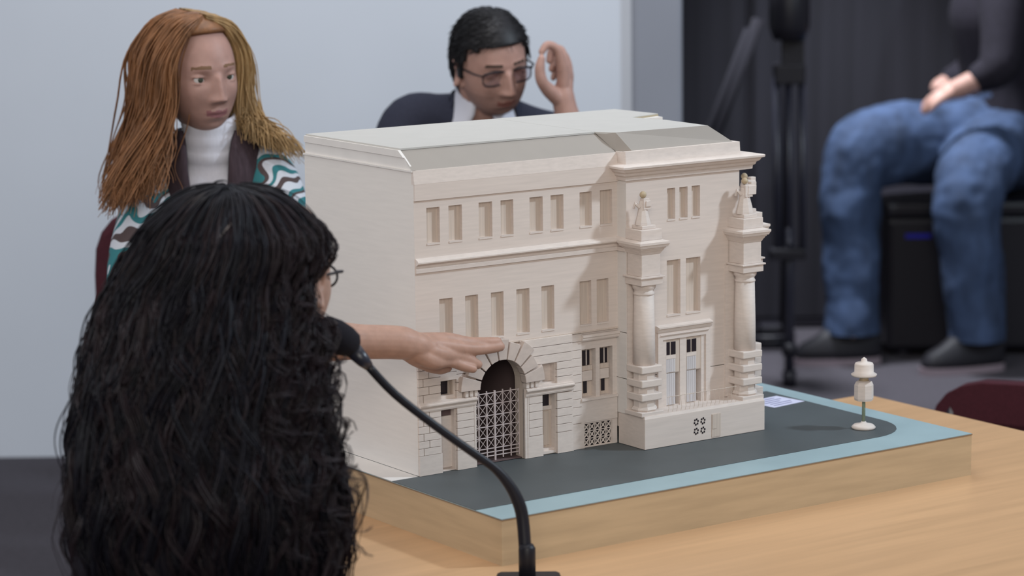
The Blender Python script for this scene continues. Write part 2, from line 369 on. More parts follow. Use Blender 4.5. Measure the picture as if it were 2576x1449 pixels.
# string course cornices
sc = [(YB, .1085), (-.0046, .1085), (-.0058, .1115), (-.0058, .1150), (-.0082, .1165), (-.0100, .1190), (-.0100, .1210), (-.0070, .1222), (-.0070, .1240), (YB, .1252)]
part(MB().prism(sc, 'x', .0015, .1166), 'string_cornice', M['stone']); part(MB().prism(sc, 'x', .2190, .3205), 'string_cornice', M['stone'])
part(MB().box(.0008, XI - .001, -.0016, .0012, .2068, .2092), 'belt_line', M['wood_z'])
# arch stones: nine wedges with open joints, little pegs under both springings
for k in range(9):
    a0 = math.radians(20 * k + 1.3); a1 = math.radians(20 * k + 18.7); ro = .087 if k % 2 == 0 else .078
    if k == 4: ro = .083
    ri = .0475
    pl = []
    for j in range(4): t = a0 + (a1 - a0) * j / 3; pl.append((AX + ri * math.cos(t), AZ + ri * math.sin(t)))
    for j in range(4): t = a1 + (a0 - a1) * j / 3; pl.append((AX + ro * math.cos(t), AZ + ro * math.sin(t)))
    part(MB().prism(pl, 'y', -.0125, YB), 'keystone' if k == 4 else 'voussoir', M['voussoir'], bevel=.0008)
    if k < 8:                                                     # thin filler set back between two wedges
        tm = math.radians(20 * k + 20)
        fp = [(AX + r * math.cos(tm + s * .04), AZ + r * math.sin(tm + s * .04)) for r, s in ((.0555, -1), (.0555, 1), (.080, 1), (.080, -1))]
        part(MB().prism(fp, 'y', -.0060, YB), 'joint_filler', M['voussoir'])
for sx in (-1, 1):
    for j in range(3):
        c = AX + sx * (.0535 + .0095 * j)
        part(MB().box(c - .0030, c + .0030, -.0085, YB, .1250, .1352), 'peg', M['stone'])
# gate of crossed laths
gy = .0155; gx0, gx1, gz0, gz1 = AX - AR + .0005, AX + AR - .0005, .008, .1205
gt = part(MB().box(AX - .0015, AX + .0015, gy - .0014, gy + .0014, .002, .1245), 'gate', M['lattice'])
cw = (gx1 - gx0) / 6; ch = (gz1 - .0235) / 5
st = MB()
for k in range(7):
    x = gx0 + cw * k
    if k in (0, 3, 6): continue
    st.box(x - .0009, x + .0009, gy - .001, gy + .001, .005, .1245)
for x in (gx0, gx1): st.box(x - .0004, x + .0012, gy - .001, gy + .001, .005, .122)
st.build('upright', M['lattice'], gt)
rl = MB()
for z in [.0235 + ch * k for k in range(6)] + [.0170, .0105]: rl.box(gx0, gx1, gy - .0008, gy + .0008, z - .0008, z + .0008)
rl.build('rail', M['lattice'], gt)
dg = MB()
for i in range(6):
    for j in range(5):
        xa, za = gx0 + cw * i, .0235 + ch * j; xm, zm = xa + cw / 2, za + ch / 2
        dg.tube([(xa, gy, za), (xa + cw, gy, za + ch)], .0006, 4); dg.tube([(xa + cw, gy, za), (xa, gy, za + ch)], .0006, 4)
dg.build('diagonal_lath', M['lattice'], gt)
# openings of the ground floor
def backing(a, b, c, d, name, m, y=.0165): return part(MB().box(a - .0012, b + .0012, y, y + .002, c - .0012, d + .0012), name, M[m])
o = backing(.0472, .0757, .131, .156, 'window_recess', 'wood_z'); MB().box(.0560, .0740, .0150, .0164, .131, .1555).build('pane', M['pane'], o)
MB().box(.0705, .0722, .0105, .0164, .131, .156).build('shutter', M['wood_z'], o); MB().box(.0740, .0757, .004, .0164, .131, .156).build('shutter', M['wood_z'], o)
o = backing(.0479, .0766, .0015, .106, 'doorway', 'stone'); MB().box(.0540, .0766, .0150, .0164, .0935, .106).build('pane', M['dark_in'], o)
MB().box(.0540, .0766, .0130, .0164, .004, .0930).build('door_leaf', M['stone'], o)
o = backing(.256, .2861, .1276, .160, 'window_recess', 'stone')
o = backing(.2562, .2864, .0015, .1075, 'doorway', 'wood_z'); MB().box(.2660, .2815, .0150, .0164, .0835, .1060).build('pane', M['pane'], o)
MB().box(.2640, .2864, .0140, .0164, .0765, .0834).build('transom', M['stone'], o)
MB().box(.2690, .2810, .0140, .0164, .014, .0740).build('door_leaf', M['wood_z'], o); MB().box(.2562, .2864, .0010, .0164, .0015, .0060).build('door_step', M['stone'], o)
MB().box(.2562, .2864, .0060, .0164, .0060, .0100).build('door_step', M['stone'], o)
for a, b in ((.3448, .3752), (.3837, .4119)):
    o = backing(a, b, .0893, .1758, 'window_recess', 'wood_z')
    MB().box(a + .0104, a + .0166, .0146, .0164, .1450, .1710).build('pane', M['pane'], o); MB().box(a + .0186, a + .0252, .0146, .0164, .1450, .1710).build('pane', M['pane'], o)
    MB().box(a + .0167, a + .0185, .0135, .0164, .1450, .1730).build('mullion', M['stone'], o)
    MB().box(a + .004, b - .001, .0120, .0164, .1360, .1445).build('transom', M['wood_z'], o)
    MB().box(a + .005, b - .003, .0100, .0164, .1180, .1355).build('shutter', M['stone'], o)
    MB().box(a + .0122, a + .0190, .0146, .0164, .0950, .1170).build('pane', M['pane'], o)
part(MB().box(.3416, XI - .001, -.0016, YB, .0845, .0888), 'window_sill', M['stone'])
part(MB().prism([(YB, .1915), (-.0030, .1915), (-.0045, .1940), (-.0045, .1965), (-.0062, .1985), (-.0062, .2015), (YB, .2030)], 'x', .3418, XI + .001), 'window_hood', M['stone'])
def grille(x0, x1, z0, z1, nx, nz, y, r=.0011):
    g = part(MB().box(x0 - .001, x1 + .001, y + .006, y + .008, z0 - .001, z1 + .001), 'vent', M['pane'])
    b = MB(); dx, dz = (x1 - x0) / nx, (z1 - z0) / nz
    for i in range(nx):
        for j in range(nz):
            a, c = x0 + dx * i, z0 + dz * j
            b.tube([(a, y + .002, c), (a + dx, y + .002, c + dz)], r, 4); b.tube([(a + dx, y + .002, c), (a, y + .002, c + dz)], r, 4)
            b.box(a + dx / 2 - r * 1.7, a + dx / 2 + r * 1.7, y + .001, y + .003, c + dz / 2 - r * 1.7, c + dz / 2 + r * 1.7)
    for i in range(nx + 1): b.box(x0 + dx * i - r * .7, x0 + dx * i + r * .7, y + .001, y + .003, z0, z1)
    for j in range(nz + 1): b.box(x0, x1, y + .001, y + .003, z0 + dz * j - r * .7, z0 + dz * j + r * .7)
    b.build('lattice', M['stone'], g)
grille(.3496, .4104, .0015, .0425, 5, 3, .004)

# ---- the projecting bay
YW = -.026; XR = .676
bh = [(.5120, .5300, .3940, .4490), (.5395, .5580, .3940, .4490), (.5672, .5860, .3940, .4490), (.5110, .5415, .2232, .3210), (.5540, .5868, .2232, .3210)]
part(holed(MB(), XI, XR, .1195, .478, bh, YW, .0080), 'bay_wall', M['wood_x'])
for a, b, c, d in bh:
    part(MB().box(a - .001, b + .001, YW + .008, YW + .010, c - .001, d + .001), 'window_recess', M['wood_z'])
    part(MB().box(a, b, YW - .0012, YW + .0005, c - .0028, c), 'window_sill', M['stone'])
dh = [(.5065, .5375, .0600, .1176), (.5535, .5868, .0600, .1176)]
part(holed(MB(), XI, XR, .056, .1184, dh, YW, .0150), 'bay_wall', M['wood_x'])
part(MB().add([(XI, YW, .056), (XI, .004, .056), (XI, .004, .1184), (XI, YW, .1184), (XI, YW, .1195), (XI, .004, .1195), (XI, .004, .2005), (XI, YW, .2005), (XI, YW, .2016), (XI, .004, .2016), (XI, .004, .478), (XI, YW, .478)],
              [(0, 1, 2, 3), (4, 5, 6, 7), (8, 9, 10, 11)]), 'bay_cheek', M['wood_y'])
part(MB().box(XI + .0012, XR - .001, YW + .0165, .02, .03, .48), 'bay_core', M['wood_z'])
part(MB().add([(XR, YW, .056), (XR, .06, .056), (XR, .06, .478), (XR, YW, .478)], [(0, 1, 2, 3)]), 'bay_cheek', M['wood_y'])
# pilaster strips behind the columns
part(MB().box(XI + .0005, XI + .034, YW - .0035, YW, .060, .300), 'pilaster', M['stone'])
part(MB().box(XR - .034, XR + .003, YW - .0035, YW, .060, .300), 'pilaster', M['stone'])
# door case with two glazed doors
df = part(MB().box(.4880, .4985, YW - .0045, YW, .058, .1945), 'door_case', M['stone'])
MB().box(.5960, .6060, YW - .0045, YW, .058, .1945).build('casing', M['stone'], df)
MB().box(.4985, .5960, YW - .0045, YW, .1800, .1945).build('casing', M['stone'], df)
MB().box(.4985, .5080, YW - .0020, YW, .058, .180).build('casing', M['stone'], df); MB().box(.5385, .5530, YW - .0020, YW, .058, .180).build('casing', M['stone'], df)
MB().box(.5868, .5960, YW - .0020, YW, .058, .180).build('casing', M['stone'], df)
part(MB().prism([(YW, .1945), (YW - .006, .1945), (YW - .0075, .1975), (YW - .0075, .1995), (YW - .0105, .2015), (YW - .0105, .2040), (YW, .2065)], 'x', .4860, .6080), 'door_hood', M['stone'])
part(MB().prism([(YW, .1865), (YW - .006, .1870), (YW - .0072, .1890), (YW, .1905)], 'x', .4930, .6010), 'door_hood', M['stone'])
# the door openings above the seam are carved as dark panes and pale curtained leaves
for a, b in ((.5065, .5375), (.5535, .5868)):
    o = part(MB().box(a, b, YW - .0004, YW + .0005, .1195, .1785), 'door_recess', M['wood_z'])
    MB().box(a, b, YW - .0012, YW - .0004, .1190, .1785).build('door_reveal', M['wood_z'], o)
    MB().box(a + .0012, a + .0095, YW - .0018, YW - .0012, .1515, .1745).build('pane', M['pane'], o)
    MB().box(a + .0120, a + .0225, YW - .0018, YW - .0012, .1515, .1745).build('pane', M['pane'], o)
    MB().box(a, a + .0225, YW - .0022, YW - .0012, .1440, .1510).build('transom', M['stone'], o)
    for k in range(5):
        MB().box(a + .001 + .0042 * k, a + .0046 + .0042 * k, YW - .0022, YW - .0010, .1200, .1435).build('curtain_fold', M['fluted'], o)
    q = part(MB().box(a, b, YW + .0150, YW + .0165, .059, .1184), 'door_recess', M['wood_z'])
    for k in range(5):
        MB().box(a + .001 + .0042 * k, a + .0046 + .0042 * k, YW - .0018, YW + .0150, .0610, .1180).build('curtain_fold', M['fluted'], q)
# bay cornice and parapet
def ring(prof, x0, x1, y0, name, m, yb=.06):
    """mitred moulding: runs forward along the left cheek, across the front and back along the right side; prof = (projection, z)"""
    vs = []; fs = []; n = len(prof)
    for p, z in prof: vs += [(x0 - p, yb if False else .0035, z), (x0 - p, y0 - p, z), (x1 + p, y0 - p, z), (x1 + p, yb, z)]
    for i in range(n - 1):
        for k in range(3): fs.append((i * 4 + k, i * 4 + k + 1, i * 4 + 4 + k + 1, i * 4 + 4 + k))
    fs.append((0, 1, 2, 3)); fs.append(tuple(4 * (n - 1) + k for k in range(4)))
    fs.append(tuple(4 * i for i in range(n))); fs.append(tuple(4 * i + 3 for i in range(n)))
    return part(MB().add(vs, fs), name, M[m])
ring([(.0005, .4690), (.0035, .4700), (.0040, .4760), (.0075, .4785), (.0085, .4825), (.0130, .4855), (.0150, .4895), (.0195, .4915), (.0200, .4950), (.0185, .4962), (.0015, .4985)], XI, XR + .024, YW, 'bay_cornice', 'stone')
part(MB().prism([(YW - .0005, .4980), (YW + .0015, .5200), (YW + .010, .5200), (YW + .010, .4980)], 'x', XI, XR + .002), 'parapet', M['stone'])
part(MB().box(XI + .0002, XI + .004, YW + .010, .004, .498, .5190), 'parapet', M['stone'])
part(MB().box(XR - .006, XR + .002, YW + .010, .30, .498, .520), 'parapet', M['stone'])
part(MB().box(XI + .002, XR - .006, YW + .004, .34, .470, .5185), 'attic_core', M['wood_z'])
# plinth
pln = part(MB().box(.4222, .6948, -.0762, 0, 0, .0545), 'plinth', M['wood_x'], bevel=.0007)
MB().frustum(.5585, -.0375, .0545, .0585, .1360, .1345, .0382, .0366).build('plinth_cap', M['stone'], pln)
MB().box(.6948, .738, -.020, .045, 0, .0575).build('plinth_wing', M['wood_x'], pln)
MB().box(.5720, .5920, -.0772, -.0755, .0030, .0445).build('hatch', M['wood_z'], pln); MB().box(.5735, .5830, -.0778, -.0770, .0180, .0440).build('hatch_shade', M['wood_z'], pln)
vb = MB()
for i in range(2):
    for j in range(2):
        cx, cz = .5368 + .0152 * i, .0185 + .0168 * j
        for k in range(6):
            t = k * math.pi / 3 + .3; vb.box(cx + .0042 * math.cos(t) - .0014, cx + .0042 * math.cos(t) + .0014, -.0768, -.0755, cz + .0048 * math.sin(t) - .0016, cz + .0048 * math.sin(t) + .0016)
vb.build('vent_holes', M['pane'], pln)
# balcony rail in front of the bay doors
br = part(MB().tube([(.4790, -.068, .0860), (.6350, -.068, .0860)], .0006, 5), 'balcony_rail', M['wood_z'])
bb = MB()
for k in range(17):
    x = .480 + .0096 * k; bb.tube([(x, -.068, .0585), (x, -.0705, .066), (x, -.068, .078), (x, -.068, .086)], .00045, 4)
bb.build('baluster', M['wood_z'], br)

# ---- columns
def column(cx, cy, big):
    z = lambda v: v
    sh = part(MB().lathe([(.0196, .134), (.0192, .200), (.0172, .284)], (cx, cy, 0), 16), 'column', M['stone'], smooth=True)
    sq = lambda h, a, b, nm, bev=.0008, g=None: MB().frustum(cx, cy, a, b, h, g or h).build(nm, M['stone'], sh, bevel=bev)
    sq(.0245, .0575, .0650, 'base_block')
    MB().lathe([(.0215, .0650), (.0235, .0680), (.0215, .0715), (.0195, .0730), (.0195, .136)], (cx, cy, 0), 8, ph=math.pi / 8).build('drum', M['stone'], sh)
    for a in (.0845, .1088, .1335): sq(.0225, a, a + .0130, 'block', .0018)
    MB().lathe([(.0172, .2700), (.0188, .2715), (.0188, .2740), (.0172, .2755), (.0172, .2790), (.0205, .2830), (.0215, .2900)], (cx, cy, 0), 16).build('capital', M['stone'], sh, True)
    sq(.0235, .2895, .3020, 'abacus'); sq(.0265, .3020, .3050, 'abacus', .0006)
    sq(.0205, .3050, .3440, 'entablature')
    cp = MB()
    for h0, h1, a, b in ((.0212, .0235, .344, .349), (.0240, .0262, .349, .3535), (.0275, .0275, .3535, .3560), (.0300, .0325, .3560, .3615), (.0330, .0330, .3615, .3655), (.0325, .0235, .3655, .3685)): cp.frustum(cx, cy, a, b, h0, h1)
    cp.build('cornice', M['stone'], sh)
    sq(.0228, .3685, .3870, 'pedestal'); sq(.0150, .3870, .3935, 'pedestal', .001)
    s = 1.0 if big else .9; zz = .3935
    fig = MB()
    fig.lathe([(.0170 * s, 0), (.0165 * s, .004), (.0120 * s, .020 * s), (.0085 * s, .036 * s), (.0070 * s, .046 * s)], (cx - .002, cy, zz), 8, 1, .85)
    fig.frustum(cx + .002, cy - .002, zz + .030 * s, zz + .052 * s, .0085 * s, .0070 * s, .007 * s, .006 * s, dx=-.001)
    fig.tube([(cx - .008, cy, zz + .034 * s), (cx - .016, cy + .004, zz + .042 * s), (cx - .017, cy + .006, zz + .032 * s)], [.0045 * s, .004 * s, .003 * s], 6)
    if big:
        fig.frustum(cx + .008, cy - .003, zz + .034, zz + .050, .0095, .0090, .007, .006, dx=.002); fig.frustum(cx + .016, cy, zz + .044, zz + .056, .006, .006, .005, .005)
    else:
        fig.frustum(cx + .004, cy - .006, zz + .032, zz + .042, .006, .005, .004, .004)
    fig.build('statue', M['stone'], sh, bevel=.0012)
    MB().ball((cx - .002, cy - .001, zz + .0585 * s), .0062, 12, 8).build('statue_head', M['head_wood'], sh, True)
    return sh
column(.4430, -.0480, False); column(.6715, -.0480, True); column(.7145, .0050, True)
ring([(.0002, .3456), (.0035, .3456), (.0035, .3520), (.0012, .3530), (.0012, .3570), (.0060, .3595), (.0092, .3618), (.0092, .3640), (.0075, .3665), (.0002, .3700)], XI, XI + .02, YW + .004, 'cornice_return', 'stone', yb=-.02)

# ---- roofs
rf = part(MB().add([(.004, .047, .5495), (.416, .047, .5495), (.416, .047, .5475), (.004, .047, .5475), (-.0006, .0028, .5170), (.4215, .0028, .5170)], [(3, 2, 5, 4), (0, 1, 2, 3)]), 'roof_slope', M['roofslope'])
part(MB().box(.004, .4075, .0455, .3545, .5475, .5505), 'roof_slab', M['roofcard'])
part(MB().prism([(.0040, .5172), (.0292, .5365), (.354, .5365), (.354, .5172)], 'x', .0020, .0050), 'attic_side', M['whitebase'])
part(MB().prism([(.0292, .5365), (.0455, .5478), (.354, .5478), (.354, .5365)], 'x', -.0004, .0050), 'attic_side', M['whitebase'])
part(MB().box(.02, .685, .345, .3545, .5158, .5478), 'rear_attic', M['whitebase'])
# bay roof: hipped at the right, a front slope from the parapet, and the cheek that steps forward of the left roof
BT = .5506
part(MB().add([(XI + .006, .0115, BT), (.6245, .0005, BT), (.668, YW + .0095, .5200), (XI + .020, YW + .0095, .5200)], [(0, 1, 2, 3)]), 'roof_slope', M['roofslope'])
part(MB().add([(XI + .006, .0115, BT), (XI + .020, YW + .0095, .5200), (XI + .002, .004, .5172), (.4085, .047, .5495)], [(0, 1, 2, 3)]), 'roof_slope', M['roofslope'])
part(MB().add([(.6245, .0005, BT), (.668, YW + .0095, .5200), (.672, .130, .5200), (.630, .1250, BT)], [(0, 1, 2, 3)]), 'roof_slope', M['roofslope'])
part(MB().prism([(.4080, .0455), (XI + .006, .0115), (.6245, .0005), (.630, .1250), (.612, .2064), (.6914, .2302), (.684, .3545), (.4080, .3545)], 'z', BT - .003, BT), 'roof_slab', M['roofcard'])
part(MB().add([(.612, .2064, BT - .001), (.6914, .2302, BT - .001), (.676, .19, .520), (.630, .1250, .520), (.630, .1250, BT)], [(0, 1, 2, 3), (0, 3, 4)]), 'roof_slope', mat('roof_back_card', (.33, .27, .18, 1), .8))
part(MB().box(.612, .684, .2064, .3545, .515, BT - .004), 'attic_core', M['wood_y'])
# ------------------------------------------------------------------ people: helpers
def skin_mesh(chains, levels=2, joined=None):
    """grow one surface from joint chains [(points, radii)]; chains whose first point repeats an earlier one share that joint"""
    me = bpy.data.meshes.new('tmp'); key = {}; vs = []; es = []; rs = []
    for pts, rad in chains:
        prev = None
        for p, r in zip(pts, rad):
            k = tuple(round(c, 5) for c in p)
            if k not in key: key[k] = len(vs); vs.append(p); rs.append(r)
            i = key[k]
            if prev is not None and prev != i: es.append((prev, i))
            prev = i
    me.from_pydata(vs, es, []); me.update()
    o = bpy.data.objects.new('tmp', me); COL.objects.link(o)
    o.modifiers.new('s', 'SKIN'); sv = me.skin_vertices[0].data
    for i, r in enumerate(rs): sv[i].radius = (r, r) if not hasattr(r, '__len__') else r
    sv[0].use_root = True
    m = o.modifiers.new('d', 'SUBSURF'); m.levels = levels; m.render_levels = levels
    return bake(o)
def limb(pts, rads, sub=7, n=20):
    """closed tapering limb with rounded ends through the joints"""
    P = [Vector(p) for p in pts]; R = [r[0] if hasattr(r, '__len__') else r for r in rads]; q = []; rr = []
    for i in range(len(P) - 1):
        p0, p1, p2, p3 = [P[max(0, min(len(P) - 1, i + o))] for o in (-1, 0, 1, 2)]
        for k in range(sub):
            t = k / sub; q.append(.5 * ((2 * p1) + (p2 - p0) * t + (2 * p0 - 5 * p1 + 4 * p2 - p3) * t * t + (3 * p1 - p0 - 3 * p2 + p3) * t ** 3)); e = t * t * (3 - 2 * t); rr.append(R[i] * (1 - e) + R[i + 1] * e)
    q.append(P[-1]); rr.append(R[-1])
    a, b = (q[0] - q[1]).normalized(), (q[-1] - q[-2]).normalized(); st, en = q[0], q[-1]; r0, r1 = rr[0], rr[-1]
    H = [math.sin(h) for h in (1.45, 1.1, .7, .35)]; K = [math.cos(h) for h in (1.45, 1.1, .7, .35)]
    q = [st + a * r0 * h for h in H] + q + [en + b * r1 * h for h in H[::-1]]; rr = [r0 * k for k in K] + rr + [r1 * k for k in K[::-1]]
    m = MB().tube(q, rr, n); return m.v, m.f
def limbs(chains, n=20): return [limb(p, r, n=n) for p, r in chains]
def bake(o):
    dg = bpy.context.evaluated_depsgraph_get(); dg.update()
    me = bpy.data.meshes.new_from_object(o.evaluated_get(dg), depsgraph=dg)
    old = o.data; bpy.data.objects.remove(o)
    return me
def cloth(chains, voxel=.007): return fuse(limbs(chains), voxel, 5)
def trim(me, z):
    b = bmesh.new(); b.from_mesh(me); bmesh.ops.bisect_plane(b, geom=b.verts[:] + b.edges[:] + b.faces[:], plane_co=(0, 0, z), plane_no=(0, 0, -1), clear_outer=True)
    b.to_mesh(me); b.free(); return me
def largest(me):
    b = bmesh.new(); b.from_mesh(me); b.verts.ensure_lookup_table(); seen = set(); best = []
    for v in b.verts:
        if v.index in seen: continue
        st = [v]; seen.add(v.index); isl = []
        while st:
            q = st.pop(); isl.append(q)
            for e in q.link_edges:
                o = e.other_vert(q)
                if o.index not in seen: seen.add(o.index); st.append(o)
        if len(isl) > len(best): best = isl
    keep = {v.index for v in best}
    bmesh.ops.delete(b, geom=[v for v in b.verts if v.index not in keep], context='VERTS'); b.to_mesh(me); b.free()
    return me
def mesh_vf(me): return [tuple(v.co) for v in me.vertices], [tuple(p.vertices) for p in me.polygons]
def fuse(meshes, voxel, smooth=3):
    """one continuous surface out of several overlapping ones"""
    mb = MB()
    for me in meshes:
        v, f = me if isinstance(me, tuple) else mesh_vf(me)
        mb.add(v, f)
    me = bpy.data.meshes.new('tmp'); me.from_pydata(mb.v, [], mb.f); me.update()
    b = bmesh.new(); b.from_mesh(me); bmesh.ops.remove_doubles(b, verts=b.verts, dist=1e-6); bmesh.ops.recalc_face_normals(b, faces=b.faces); b.to_mesh(me); b.free()
    o = bpy.data.objects.new('tmp', me); COL.objects.link(o)
    m = o.modifiers.new('r', 'REMESH'); m.mode = 'VOXEL'; m.voxel_size = voxel; m.use_smooth_shade = True
    if smooth:
        q = o.modifiers.new('q', 'SMOOTH'); q.iterations = smooth; q.factor = .4
    return largest(bake(o))
def finish(me, name, mats, parent, paint=None):
    me.name = name; me.materials.clear()
    for m in mats: me.materials.append(m)
    if paint:
        n = len(me.polygons); c = np.empty(n * 3); me.polygons.foreach_get('center', c)
        me.polygons.foreach_set('material_index', paint(c.reshape(-1, 3)).astype(np.int32))
    else: me.polygons.foreach_set('material_index', [0] * len(me.polygons))
    me.polygons.foreach_set('use_smooth', [True] * len(me.polygons)); me.update()
    return link(name, me, parent)
def frame(origin, yaw, pitch=0, roll=0):
    """head frame: local y is the direction of the face; yaw 0 looks away from the camera, + turns left"""
    return Matrix.Translation(origin) @ Matrix.Rotation(yaw, 4, 'Z') @ Matrix.Rotation(pitch, 4, 'X') @ Matrix.Rotation(roll, 4, 'Y')

def head_vf(w=.0745, d=.094, top=.112, bot=.114, nose=1.0, jaw=.34, chin=1.0, nlat=110, nlon=150):
    th = np.linspace(.0, math.pi, nlat); ph = np.linspace(-math.pi, math.pi, nlon, endpoint=False)
    T, P = np.meshgrid(th, ph, indexing='ij')
    dx, dy, dz = np.sin(T) * np.sin(P), np.sin(T) * np.cos(P), np.cos(T)
    low = np.clip(-dz, 0, 1)
    p = 2.15 + 1.1 * low ** 1.0
    cz = np.where(dz > 0, top, bot)
    r = (np.abs(dx / w) ** p + np.abs(dy / d) ** p + np.abs(dz / cz) ** p) ** (-1 / p)
    x, y, z = r * dx, r * dy, r * dz
    t = np.clip(-z / bot, 0, 1)
    x = x * (1 - jaw * t ** 1.7)
    y = np.where(y < 0, y * (1 - .50 * np.clip(t * 1.5, 0, 1)), y * (1 - .07 * t))
    y = np.where(y < 0, y * 1.04, y)
    m = np.clip(dy, 0, 1) ** .8
    g = lambda u, s: np.exp(-(u / s) ** 2)
    ax = np.abs(x); D = np.zeros_like(x)
    D += -.0105 * g(ax - .031, .015) * g(z - .001, .011)                      # eye sockets
    D += .0040 * g(ax - .030, .020) * g(z - .022, .008)                       # brow ridge
    D += -.0050 * g(ax - .067, .012) * g(z - .015, .028)                      # temples
    br = np.clip((.012 - z) / .052, 0, 1)                                     # nose: bridge to tip
    inn = (z < .014) & (z > -.050)
    nz = np.where(inn, (.006 + .0205 * br ** 1.2) * nose, 0) * np.where(z < -.041, np.clip((z + .050) / .009, 0, 1), 1) * np.where(z > .004, np.clip((.014 - z) / .010, 0, 1), 1)
    D += nz * g(x, .0070 + .0060 * br)
    D += .0085 * nose * g(ax - .0125, .0065) * g(z + .041, .0075)             # nostril wings
    D += .0035 * g(ax - .047, .016) * g(z + .028, .016)                       # cheekbones
    D += -.0030 * g(ax - .034, .012) * g(z + .060, .014)
    D += .0050 * g(x, .026) * g(z + .070, .013)                               # muzzle
    D += .0040 * g(x, .019) * g(z + .0655, .0042) + .0048 * g(x, .017) * g(z + .0775, .0050)   # lips
    D += -.0042 * g(x, .024) * g(z + .0715, .0019)                            # parting of the lips
    D += -.0030 * g(x, .018) * g(z + .0885, .0050)
    D += .0075 * chin * g(x, .020) * g(z + .104, .012)
    y = y + D * m
    vs = np.stack([x, y, z], -1).reshape(-1, 3)
    fs = [(i * nlon + k, i * nlon + (k + 1) % nlon, (i + 1) * nlon + (k + 1) % nlon, (i + 1) * nlon + k) for i in range(nlat - 1) for k in range(nlon)]
    return vs, fs
def ear_vf(side):
    mb = MB()
    rim = [(side * (.0715 + .010 * math.sin(t) ** 2 + .004), -.004 - .016 * math.cos(t) * (1.0 if math.sin(t) > 0 else .55), -.012 + .029 * math.sin(t)) for t in [2 * math.pi * k / 16 for k in range(17)]]
    mb.tube(rim, .0048, 7); mb.ball((side * .073, -.006, -.012), .011, 10, 7, (.55, 1.1, 2.0)); mb.ball((side * .072, .001, -.040), .0075, 8, 6, (.7, 1, 1.2))
    return mb.v, mb.f
def xf(vf, mtx): return ([tuple(mtx @ Vector(v)) for v in vf[0]], vf[1])

def face_paint(mtx, female):
    inv = np.array(mtx.inverted())
    def f(c):
        q = c @ inv[:3, :3].T + inv[:3, 3]; x, y, z = np.abs(q[:, 0]), q[:, 1], q[:, 2]
        o = np.zeros(len(c)); fr = (y > .055) & (y < .14) & (x < .09)
        lipu = (.0225 - x) * .30; o[fr & (x < .0225) & (z < -.0625 + .0015 * np.cos(x * 300) ) & (z > -.0725 - lipu)] = 1
        o[fr & (z < .05) & (z > .0185 + .004 * np.sin(x * 60)) & (z < .0245 + .004 * np.sin(x * 60)) & (x > .013) & (x < .048)] = 2
        if not female:
            o[(o == 0) & (y > .0) & (y < .14) & (x < .085) & (z < -.048) & (z > -.125) & ~((x < .030) & (z > -.055)) & (q[:, 0] ** 2 + y ** 2 > .0026)] = 3
        return o
    return f
def eyes(mtx, parent, closed=0.0, look=(0, 0)):
    """eyeballs with iris and pupil, and an upper lid that follows the ball"""
    for s in (-1, 1):
        c = (s * .0315, .0705 if True else 0, .0005)
        e = MB().ball((0, 0, 0), .0122, 18, 14).build('eyeball', M['eyewhite'], parent, True); e.matrix_local = mtx @ Matrix.Translation(c)
        k = MB(); a = Matrix.Rotation(-look[0], 4, 'Z') @ Matrix.Rotation(look[1], 4, 'X')
        k.lathe([(.0001, .0130), (.0036, .0127), (.0056, .0112), (.0056, .0105)], n=16)
        q = k.build('iris', M['iris'], e, True); q.matrix_local = a @ Matrix.Rotation(-math.pi / 2, 4, 'X')
def lids(mtx, closed):
    """upper and lower lids as shell pieces that are fused with the face"""
    out = []
    for s in (-1, 1):
        mb = MB(); n = 14
        for lo, hi in ((math.radians(18 - 40 * closed), math.radians(95)), (math.radians(-95), math.radians(-24))):
            vs = []; fs = []
            for rr in (.0131, .0158):
                for i in range(7):
                    a = lo + (hi - lo) * i / 6
                    for k in range(n):
                        b = math.radians(-88 + 176 * k / (n - 1)); vs.append((s * .0315 + rr * 1.12 * math.cos(a) * math.sin(b), .0705 + rr * math.cos(a) * math.cos(b), .0005 + rr * math.sin(a)))
            N = 7 * n
            for i in range(6):
                for k in range(n - 1):
                    q = (i * n + k, i * n + k + 1, (i + 1) * n + k + 1, (i + 1) * n + k); fs.append(q); fs.append(tuple(N + j for j in q[::-1]))
            bd_ = [k for k in range(n)] + [i * n + n - 1 for i in range(1, 7)] + [6 * n + k for k in range(n - 2, -1, -1)] + [i * n for i in range(5, 0, -1)]
            for i in range(len(bd_)): a, b = bd_[i], bd_[(i + 1) % len(bd_)]; fs.append((a, b, N + b, N + a))
            mb.add(vs, fs)
        out.append(xf((mb.v, mb.f), mtx))
    return out

